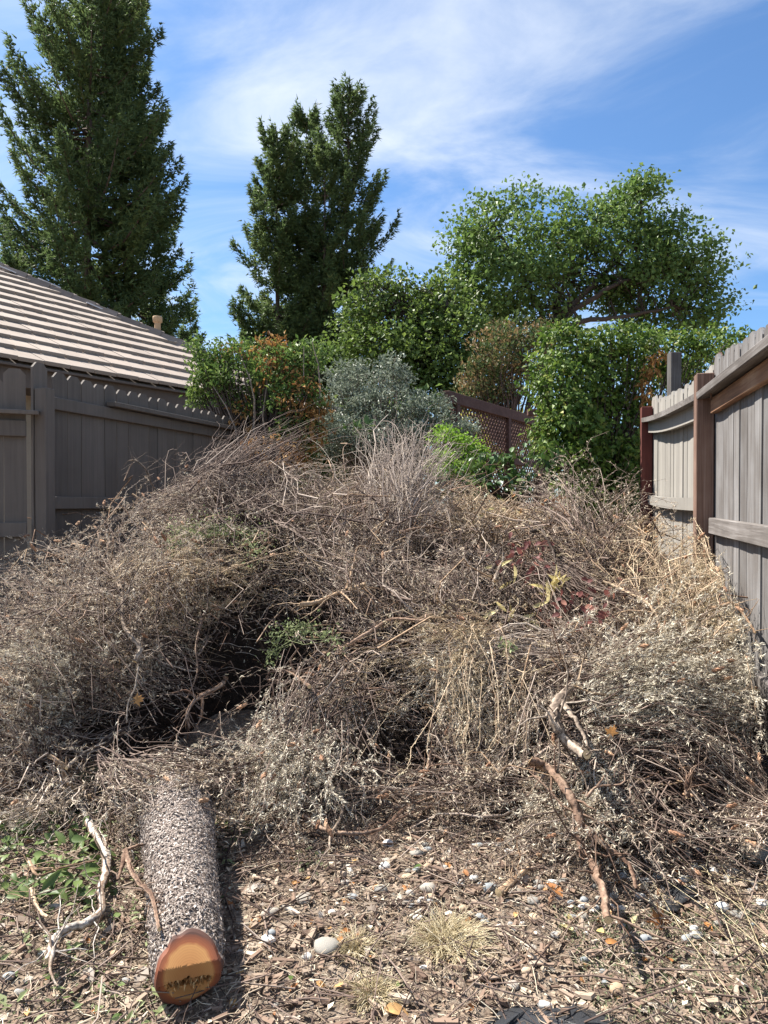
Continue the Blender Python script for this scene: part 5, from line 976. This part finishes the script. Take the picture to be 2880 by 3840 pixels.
# ------------------------------------------------------------------ ground litter
def scatter(n, g, x0=-2.2, x1=2.0, y0=1.55, y1=3.7):
    Y = g.uniform(y0, y1, n * 2); X = g.uniform(x0, x1, n * 2); ok = np.abs(X) < .62 * Y + .15; return X[ok][:n], Y[ok][:n]
def litter(name, n, lmin, lmax, w, mat, label, catg, seed, lift=.02, tilt=.22, beta=(1.6, 2.0), tube=True, region=None):
    g = np.random.default_rng(seed); X, Y = scatter(n, g, *(region or ())); n = len(X); Z = G(X, Y) + g.uniform(0, 1, n) ** 2 * lift + .003
    a = g.uniform(0, 2 * PI, n); D = nrm(np.stack([np.cos(a), np.sin(a), g.normal(0, tilt, n)], -1)); L = lmin + (lmax - lmin) * g.random(n) ** 2.2; C = np.stack([X, Y, Z + np.abs(D[:, 2]) * L * .4], -1)
    if tube:
        S = np.array([-.5, 0, .5]); side = nrm(np.cross(D, np.array([0, 0, 1.]))); P = C[:, None] + D[:, None] * (L[:, None] * S)[:, :, None]; P[:, 1] += side * (L * g.normal(0, .09, n))[:, None]; P[:, 1, 2] += L * g.uniform(0, .06, n)
        v, q, r_ = tubes(P, w * g.uniform(.5, 1.5, n)[:, None] * np.ones((1, 3)), 3, g.beta(*beta, n))
    else:
        v, q, r_ = leaves(C - D * L[:, None] * .5, D, nrm(g.normal(size=(n, 3)) * .35 + np.array([0, 0, 1])), L, L * g.uniform(*w, n), g.beta(*beta, n), fold=.08, curl=.05)
    return obj(name, mesh_np(name, v, q, rnd=r_, smooth_=tube, mat=MT[mat]), label=label, category=catg, kind='stuff')
litter('straw_litter', 15000, .012, .11, .0011, 'straw', 'dry straw and twig bits covering the bare ground', 'litter', 61, .022)
litter('twig_litter', 2600, .05, .32, .0021, 'twig_brown', 'thin brown twigs scattered over the bare ground', 'litter', 62, .035)
litter('leaf_scraps', 13000, .008, .032, (.35, .8), 'straw', 'small dry leaf scraps on the bare ground', 'litter', 63, .012, .3, tube=False)
litter('dark_leaf_scraps', 3500, .012, .045, (.3, .7), 'chip', 'dark brown crumbled leaves on the bare ground', 'litter', 64, .012, .35, tube=False)
litter('low_weeds', 6500, .006, .018, (.3, .6), 'moss', 'low grey-green weeds spreading at the bottom right corner', 'weeds', 65, .02, .6, tube=False, region=(.55, 1.3, 1.55, 2.35))
litter('green_scraps', 1500, .012, .05, (.3, .5), 'weed', 'green leaf scraps on the ground left of the log', 'litter', 66, .03, .4, tube=False, region=(-2.0, -.55, 1.55, 3.0))
def boxes(name, n, mat, label, seed, region=None, lmax=.07):
    g = np.random.default_rng(seed); X, Y = scatter(n, g, *(region or ())); n = len(X); a = g.uniform(0, PI, n); D = nrm(np.stack([np.cos(a), np.sin(a), g.normal(0, .2, n)], -1)); S = nrm(np.cross(D, np.array([0, 0, 1.]) + g.normal(size=(n, 3)) * .35)); U = np.cross(S, D)
    L = .015 + (lmax - .015) * g.random(n) ** 2; Wd = L * g.uniform(.14, .4, n); Hh = Wd * g.uniform(.25, .6, n); C = np.stack([X, Y, G(X, Y) + .006 + g.uniform(0, .012, n)], -1); V = []
    for (i, j, k) in ((-1, -1, -1), (1, -.7, -1), (1, .6, -1), (-1, 1, -1), (-1, -.9, 1), (.95, -.6, .7), (.9, .5, .8), (-1, .8, 1)): V.append(C + D * (L * i * .5)[:, None] + S * (Wd * j * .5)[:, None] + U * (Hh * k * .5)[:, None])
    V = np.stack(V, 1).reshape(-1, 3); b_ = (np.arange(n) * 8)[:, None, None]; Q = (b_ + np.array([(0, 3, 2, 1), (4, 5, 6, 7), (0, 1, 5, 4), (1, 2, 6, 5), (2, 3, 7, 6), (3, 0, 4, 7)])[None]).reshape(-1, 4)
    return obj(name, mesh_np(name, V, Q, rnd=np.repeat(g.beta(1.6, 2, n), 8), mat=MT[mat]), label=label, category='mulch', kind='stuff')
boxes('wood_chips', 5200, 'chip', 'brown wood chip mulch over the bare ground', 67)
# grass tufts
def tuft(label, px, py, rpx, n, hgt, seed, lean=(0, 0)):
    g = np.random.default_rng(seed); c = gnd(px, py); rad = rpx * c.y / F; th = thing('grass_tuft', tuple(c), label, 'grass')
    a = g.uniform(0, 2 * PI, n); rr_ = np.sqrt(g.random(n)); B = np.stack([c.x + rr_ * rad * .5 * np.cos(a), c.y + rr_ * rad * .5 * np.sin(a), np.full(n, c.z)], -1); B[:, 2] = G(B[:, 0], B[:, 1])
    D = nrm(np.stack([np.cos(a) * rr_ + g.normal(0, .5, n) + lean[0], np.sin(a) * rr_ + g.normal(0, .5, n) + lean[1], g.uniform(.2, .8, n)], -1)); L = hgt * g.uniform(.25, 1.35, n); S = np.linspace(0, 1, 4)
    P = B[:, None] + D[:, None] * (L[:, None] * S)[:, :, None]; P[:, :, 2] -= L[:, None] * .55 * S ** 2 * g.uniform(.3, 1.1, n)[:, None]
    v, q, r_ = tubes(P, .0011 * np.linspace(1, .4, 4)[None], 3, g.random(n)); obj('blades', mesh_np('blades', v, q, rnd=r_, smooth_=True, mat=MT['grass_dry']), parent=th, kind='stuff')
tuft('largest tuft of pale dry grass in the middle of the bare ground', 1690, 3540, 175, 1500, .10, 71, (.25, -.1))
tuft('small tuft of dry grass right of the big round stone', 1335, 3560, 60, 420, .085, 72)
tuft('low tuft of dry yellow grass near the bottom edge', 1400, 3740, 95, 750, .075, 73)
# long dry stalks at right
g = np.random.default_rng(74); P = []
for i in range(14):
    a = gnd(2450 + g.normal(0, 110), 3270 + g.normal(0, 70), .03); b_ = gnd(2840 + g.normal(0, 150), 3560 + g.normal(0, 160), .02); m_ = (a + b_) / 2 + Vector((g.normal() * .03, g.normal() * .03, .03)); P.append([tuple(a), tuple(m_), tuple(b_)])
v, q, r_ = tubes(np.array(P), .001, 3, g.random(14)); ds = obj('dry_stalks', mesh_np('dry_stalks', v, q, rnd=r_, smooth_=True, mat=MT['grass_dry']), label='long pale dry grass stalks lying over the cobbles at right', category='grass', kind='stuff')

# ------------------------------------------------------------------ stones
def stone_mesh(seed, mat):
    g = np.random.default_rng(seed); bm = bmesh.new(); bmesh.ops.create_icosphere(bm, subdivisions=2, radius=1); k = g.normal(size=(5, 3)); ph = g.uniform(0, 6, 5)
    for v in bm.verts:
        d = v.co.normalized(); f = 1 + sum(.07 * math.sin(1.7 * (d.x * k[i][0] + d.y * k[i][1] + d.z * k[i][2]) + ph[i]) for i in range(5)); v.co = d * f
    m = bpy.data.meshes.new('stone'); bm.to_mesh(m); bm.free(); m.polygons.foreach_set('use_smooth', [True] * len(m.polygons)); m.materials.append(mat); return m
SM = {k: [stone_mesh(200 + i + 10 * j, MT[k]) for i in range(4)] for j, k in enumerate(('stone', 'stone_tan', 'stone_white', 'stone_blue'))}
def stone(px, py, wpx, k='stone', label=None, g=np.random.default_rng(75), asp=None, sink=.30):
    c = gnd(px, py); w = wpx * c.y / F / 2; asp = asp or g.uniform(.62, .95); h = w * g.uniform(.45, .7)
    M_ = Matrix.Translation((c.x, c.y, float(G(c.x, c.y)) + h * (1 - sink) )) @ Matrix.Rotation(g.uniform(-.6, .6), 4, 'Z') @ Matrix.Rotation(g.normal() * .12, 4, 'X') @ Matrix.Diagonal((w, w * asp, h, 1))
    nm = {'stone': 'grey-brown', 'stone_tan': 'tan', 'stone_white': 'whitish', 'stone_blue': 'blue-grey'}[k]
    o = obj('river_stone', SM[k][int(g.integers(4))], M=M_, category='stone', group='river stones on the ground', label=label or f'small {nm} river stone lying loose in the litter')
    return o
stone(1222, 3575, 92, 'stone', 'largest flat round grey-brown stone on the bare ground, left of grass tuft', asp=.95, sink=.2)
for s_ in [(1442, 3262, 48, 'stone_white', 'white stone at the foot of the pile, beside a grey stone'), (1447, 3238, 52, 'stone', 'grey-brown stone just behind the white stone at the pile foot'), (1605, 3265, 44, 'stone_tan', 'orange-tan stone right of the green leaf'), (1430, 3345, 55, 'stone', 'olive-grey stone with a worn dent left of the large tuft'),
           (1295, 3325, 44, 'stone', 'dark upright stone in the litter above the flat round stone'), (1800, 3455, 50, 'stone_blue', 'blue-grey oval stone at the right edge of the large tuft'), (1770, 3440, 46, 'stone', 'brown-grey stone touching the blue-grey oval one'), (1580, 3390, 40, 'stone_white', 'white pebble at the top of the large grass tuft'),
           (2420, 3540, 62, 'stone_blue', 'heart-shaped blue-grey stone left of the orange maple leaf'), (2612, 3522, 52, 'stone', 'rounded speckled stone right of the orange maple leaf'), (2575, 3540, 50, 'stone_blue', 'pale speckled stone touching the rounded one right of the leaf'), (2705, 3422, 56, 'stone_white', 'cream oval stone beside the black fabric scrap'), (2760, 3435, 46, 'stone', 'grey oval stone next to the cream one'),
           (2320, 3735, 70, 'stone_tan', 'round tan stone above the black fabric at the bottom'), (1992, 3570, 62, 'stone', 'egg-shaped olive-brown stone right of the large tuft'), (1978, 3655, 54, 'stone_tan', 'pinkish tan round stone below the egg-shaped one'), (1925, 3710, 54, 'stone', 'grey round stone left above the black fabric'), (2010, 3460, 60, 'stone_tan', 'reddish tan flat stone behind the egg-shaped stone'),
           (1812, 3455, 44, 'stone_blue', None), (1005, 3540, 60, 'stone_white', 'pale concrete chip right of the log'), (1010, 3440, 70, 'stone', 'flat dark slab stone right of the log'), (1140, 3385, 64, 'stone', 'elongated grey-brown stone right behind the flat slab'), (1610, 3350, 70, 'stone', 'flat blue-brown stone above the white pebble'), (1725, 3330, 44, 'stone', None), (1830, 3345, 50, 'stone_blue', None), (1560, 3210, 52, 'stone', None), (1600, 3200, 50, 'stone_blue', None),
           (1455, 3175, 44, 'stone_white', 'chalky white stone in shade at the pile foot'), (1535, 3160, 36, 'stone_tan', 'small cream stone beside the chalky white stone'), (2000, 3390, 52, 'stone', None), (2330, 3300, 60, 'stone_blue', 'dark blue-grey stone below the grey front bush'), (2420, 3320, 56, 'stone_blue', None), (2470, 3300, 50, 'stone_blue', None), (2600, 3290, 56, 'stone_tan', 'ochre stone at the right below the twigs'), (2680, 3300, 48, 'stone_tan', None), (2740, 3280, 44, 'stone_blue', None), (2560, 3310, 46, 'stone_white', None), (2600, 3255, 40, 'stone_white', None),
           (1870, 3180, 34, 'stone_blue', 'small blue-white pebble alone on the tan litter'), (1990, 3350, 44, 'stone_tan', None), (1940, 3350, 40, 'stone', None), (1850, 3335, 42, 'stone', None), (2190, 3390, 44, 'stone_blue', None), (2230, 3420, 40, 'stone_blue', None), (2140, 3400, 38, 'stone_blue', None), (2300, 3370, 44, 'stone', None), (2330, 3420, 36, 'stone_white', None), (2150, 3500, 40, 'stone', None), (2085, 3520, 38, 'stone', None), (1815, 3470, 40, 'stone_blue', None),
           (75, 3740, 46, 'stone', 'grey round stone at the lower left edge'), (30, 3680, 50, 'stone_blue', None), (110, 3690, 44, 'stone', None), (160, 3590, 40, 'stone_white', None), (300, 3550, 44, 'stone', None), (1590, 3640, 32, 'stone_white', 'small white stone below the large grass tuft'), (2040, 3790, 60, 'stone_white', 'lumpy whitish clod lying on the black fabric'), (2860, 3400, 50, 'stone_white', 'white stone at the right edge'), (2840, 3230, 150, 'stone', 'large shaded boulder at the right edge under grey twigs')]:
    stone(s_[0], s_[1], s_[2], s_[3], s_[4])
g = np.random.default_rng(76)
for i in range(150):
    px, py = (g.uniform(1450, 2880), g.uniform(3170, 3500)) if i < 105 else (g.uniform(0, 2880), g.uniform(3350, 3820))
    if px < 860 and px > 480: continue
    stone(px, py, g.uniform(22, 46), ['stone', 'stone', 'stone_tan', 'stone_blue', 'stone_white'][int(g.integers(5))])

# ------------------------------------------------------------------ fallen leaves and fabric
def maple(name, L, mat):
    pts = []; lobes_ = [(-2.35, .45), (-1.75, .30), (-1.2, .78), (-.75, .42), (-.35, .82), (-.18, .6), (0, 1.0), (.18, .58), (.38, .85), (.75, .42), (1.2, .75), (1.75, .32), (2.35, .42)]
    V = [(0, 0, 0)]
    for a, r_ in lobes_: V.append((L * .55 * r_ * math.cos(a), L * .55 * r_ * math.sin(a), .10 * L * r_ * r_ * math.sin(a * 2.2 + .5)))
    T = [(0, i, i + 1) for i in range(1, len(V) - 1)]; b_ = len(V); V += [(-L * .30, .0015, .02 * L), (-L * .30, -.0015, .02 * L), (0, -.0015, .001), (0, .0015, .001)]
    return mesh_np(name, V, [(b_, b_ + 1, b_ + 2, b_ + 3)], T, mat=mat)
mapl = {k: maple('fallen_leaf', .1, MT[k]) for k in ('orangeleaf', 'greyleaf', 'yellowleaf')}
def fallen(px, py, spx, mesh, base, label, g, tilt=.3, lift=.02, group='fallen leaves on the ground'):
    c = gnd(px, py, lift); s = spx * c.y / F / base; a = g.uniform(0, 2 * PI)
    return obj('fallen_leaf', mesh, M=Matrix.Translation(c) @ Matrix.Rotation(a, 4, 'Z') @ Matrix.Rotation(g.normal() * tilt, 4, 'X') @ Matrix.Rotation(g.normal() * tilt, 4, 'Y') @ Matrix.Scale(s, 4), label=label, category='leaf', group=group)
g = np.random.default_rng(77)
o = fallen(2470, 3470, 150, mapl['orangeleaf'], .1, 'large curled orange-brown maple leaf on the ground at right', g, .35, .03)
ov = big_leaf('fallen_leaf', .1, .05, MT['yellowleaf'], .2, .2); ovg = big_leaf('fallen_leaf', .1, .05, MT['greenleaf'], .2, .15); ovo = big_leaf('fallen_leaf', .1, .045, MT['orangeleaf'], .5, .3); ovw = big_leaf('fallen_leaf', .1, .045, MT['greyleaf'], .4, .3)
for (px, py, s_, me, lb) in [(2150, 3520, 70, ov, 'pale yellow oval leaf below the forked branch tip'), (2240, 3510, 52, ov, 'folded yellow leaf right of the pale oval one'), (2130, 3450, 46, ov, 'small yellow leaf above the pale oval one'), (2370, 3490, 40, ov, 'tiny yellow leaf left of the heart-shaped stone'), (2265, 3565, 60, ovo, 'orange curled leaf below the yellow leaves'), (1550, 3278, 52, ovg, 'single fresh green leaf at the foot of the pile'), (2110, 3390, 90, ovo, 'rust-brown leaf leaning beside the forked branch'), (1930, 3465, 44, ovo, 'small bright orange leaf left of the tan flat stone'),
                           (1165, 3310, 60, mapl['orangeleaf'], 'orange-brown torn leaf behind the flat round stone'), (930, 3360, 90, mapl['greyleaf'], 'dull brown leaf in shade right of the log'), (1395, 3440, 80, mapl['greyleaf'], 'crumpled mauve-brown leaf above the small tuft'), (1275, 3540, 50, mapl['orangeleaf'], 'dark orange leaf touching the flat round stone'), (1440, 3810, 100, ovo, 'rolled brown leaf at the bottom edge below the low tuft'), (1260, 3730, 70, mapl['orangeleaf'], 'reddish brown leaf left of the low dry tuft'), (1090, 3690, 40, ovg, 'small yellow-green leaf at the bottom, right of the log'), (1480, 3730, 55, ovg, 'narrow green leaf beside the low dry tuft'),
                           (540, 3650, 120, ovw, 'whitish rolled leaf standing left of the log end'), (470, 3720, 60, ovg, 'round green leaf left of the sawn log end'), (380, 3710, 60, ovg, 'green leaf near the whitish rolled leaf'), (320, 3660, 80, ovw, 'pale dead leaf left of the green ones'), (930, 3690, 60, ovw, 'grey-white leaf right of the sawn log end'), (970, 3700, 55, ovw, 'second grey-white leaf right of the log end'), (290, 3310, 70, ovg, 'pale green pointed leaf catching sun left of the peeling root'), (800, 3170, 50, ovg, 'green leaf resting at the right flank of the log'), (2640, 3480, 50, ovo, 'folded orange leaf right of the maple leaf'), (2520, 3640, 55, ovo, 'small curled tan leaf near the bottom right weeds'), (270, 3770, 70, ovg, 'upright green leaf at the bottom left'), (20, 3500, 60, ovw, 'pale grey leaf at the left edge'), (360, 2610, 1, ovw, None)]:
    if lb: fallen(px, py, s_, me, .1, lb, g)
for i in range(150):
    px, py = g.uniform(0, 2880), g.uniform(3200, 3830)
    if 480 < px < 860: continue
    k = int(g.integers(4)); me, lb = [(mapl['greyleaf'], 'scrap of grey-brown lobed leaf in the ground litter'), (ovw, 'scrap of pale grey dry leaf in the ground litter'), (ovo, 'scrap of orange-brown dry leaf in the ground litter'), (mapl['orangeleaf'], 'scrap of brown lobed leaf in the ground litter')][k]
    if px < 560 and g.random() < .6: me, lb = ovg, 'loose green leaf in the litter left of the log'
    fallen(px, py, g.uniform(28, 55), me, .1, lb, g, .35, .012)
# leaves caught in the pile
o = surf(510, 2625, .2); obj('caught_leaf', mapl['orangeleaf'], M=orient(o, (1, -.2, .3), (0, -1, .3), .9), label='tan dry leaf caught in twigs below the pale shoot', category='leaf')
o = surf(2290, 2750, .16); obj('caught_leaf', mapl['orangeleaf'], M=orient(o, (.3, -.2, .9), (0, -1, .3), .8), label='tan dry leaf caught in the pale bush right of the gnarled root', category='leaf')
def fabric(label, pts, lift):
    P = [gnd(x, y) for x, y in pts]; bm = bmesh.new(); vs_ = [bm.verts.new((p.x, p.y, float(G(p.x, p.y)) + lift)) for p in P]; bm.faces.new(vs_); bmesh.ops.triangulate(bm, faces=bm.faces)
    for _ in range(3): bmesh.ops.subdivide_edges(bm, edges=bm.edges[:], cuts=1)
    gg = np.random.default_rng(5)
    for v in bm.verts: v.co.z = float(G(v.co.x, v.co.y)) + lift + .007 * math.sin(v.co.x * 37 + v.co.y * 21) + gg.normal() * .0012
    bmesh.ops.recalc_face_normals(bm, faces=bm.faces); m = bpy.data.meshes.new('weed_fabric'); bm.to_mesh(m); bm.free(); m.polygons.foreach_set('use_smooth', [True] * len(m.polygons))
    o = obj('weed_fabric', m, MT['fabric'], label=label, category='fabric'); md = o.modifiers.new('thickness', 'SOLIDIFY'); md.thickness = .003; return o
fabric('sheet of black weed fabric showing at the bottom edge', [(1780, 3900), (1820, 3850), (1870, 3825), (2000, 3800), (2150, 3812), (2270, 3818), (2320, 3840), (2380, 3890), (2380, 3960), (1780, 3960)], .016)
fabric('small scrap of black weed fabric above the orange maple leaf', [(2480, 3372), (2540, 3355), (2610, 3358), (2620, 3392), (2560, 3410), (2540, 3455), (2500, 3450), (2490, 3410)], .024)

# ------------------------------------------------------------------ labels: tell look-alike stones and leaf scraps apart by the landmark they lie closest to
LM = [('the sawn log end', 705, 3690), ('the largest dry grass tuft', 1690, 3540), ('the small tuft by the flat stone', 1335, 3560), ('the low dry tuft at the bottom', 1400, 3740), ('the large orange maple leaf', 2470, 3470), ('the small black fabric scrap', 2550, 3400), ('the bottom black fabric sheet', 2060, 3830), ('the tip of the long forked branch', 2280, 3450), ('the largest flat round stone', 1222, 3575), ('the heart-shaped stone', 2420, 3540), ('the round tan stone at the bottom', 2320, 3735), ('the white peeling root', 300, 3470), ('the lone fresh green leaf', 1550, 3278), ('the cream oval stone', 2705, 3422), ('the broken wood chunk', 1920, 3340), ('the shaded boulder at right', 2840, 3230), ('the egg-shaped stone', 1992, 3570), ('the lower left corner', 0, 3840), ('the lower right corner', 2880, 3840), ('the flat dark slab stone', 1010, 3440), ('the low weeds at bottom right', 2750, 3700), ('the curved orange-brown stem', 150, 3440)]
ORD = ['closest', 'second closest', 'third closest', 'fourth closest', 'fifth closest', 'sixth closest', 'seventh closest', 'eighth closest', 'ninth closest', 'tenth closest', 'eleventh closest', 'twelfth closest', 'thirteenth closest', 'fourteenth closest']
def screen(o):
    p = WM[o.name].translation; d = p - Vector((0, 0, EYE)); f = d.y * math.cos(PITCH) - d.z * math.sin(PITCH); u = d.y * math.sin(PITCH) + d.z * math.cos(PITCH)
    return np.array([1440 + d.x / f * F, 1920 - u / f * F])
from collections import defaultdict
byl = defaultdict(list)
for o in list(col.objects):
    if o.parent is None and o.get('label') and o.get('group'): byl[o['label']].append(o)
for lab, obs in byl.items():
    if len(obs) < 2: continue
    S = np.array([screen(o) for o in obs]); L_ = np.array([(x, y) for _, x, y in LM]); Dm = np.linalg.norm(S[:, None] - L_[None], axis=2); rk = Dm.argsort(0).argsort(0)
    short = lab.replace(' lying loose in the litter', '').replace(' in the ground litter', '').replace(' in the litter left of the log', '').replace('small ', 'small loose ')
    for i, o in enumerate(obs):
        k = int(np.lexsort((Dm[i], rk[i]))[0]); r_ = int(rk[i, k])
        if r_ < len(ORD): o['label'] = f'{short}, {ORD[r_]} to {LM[k][0]}'
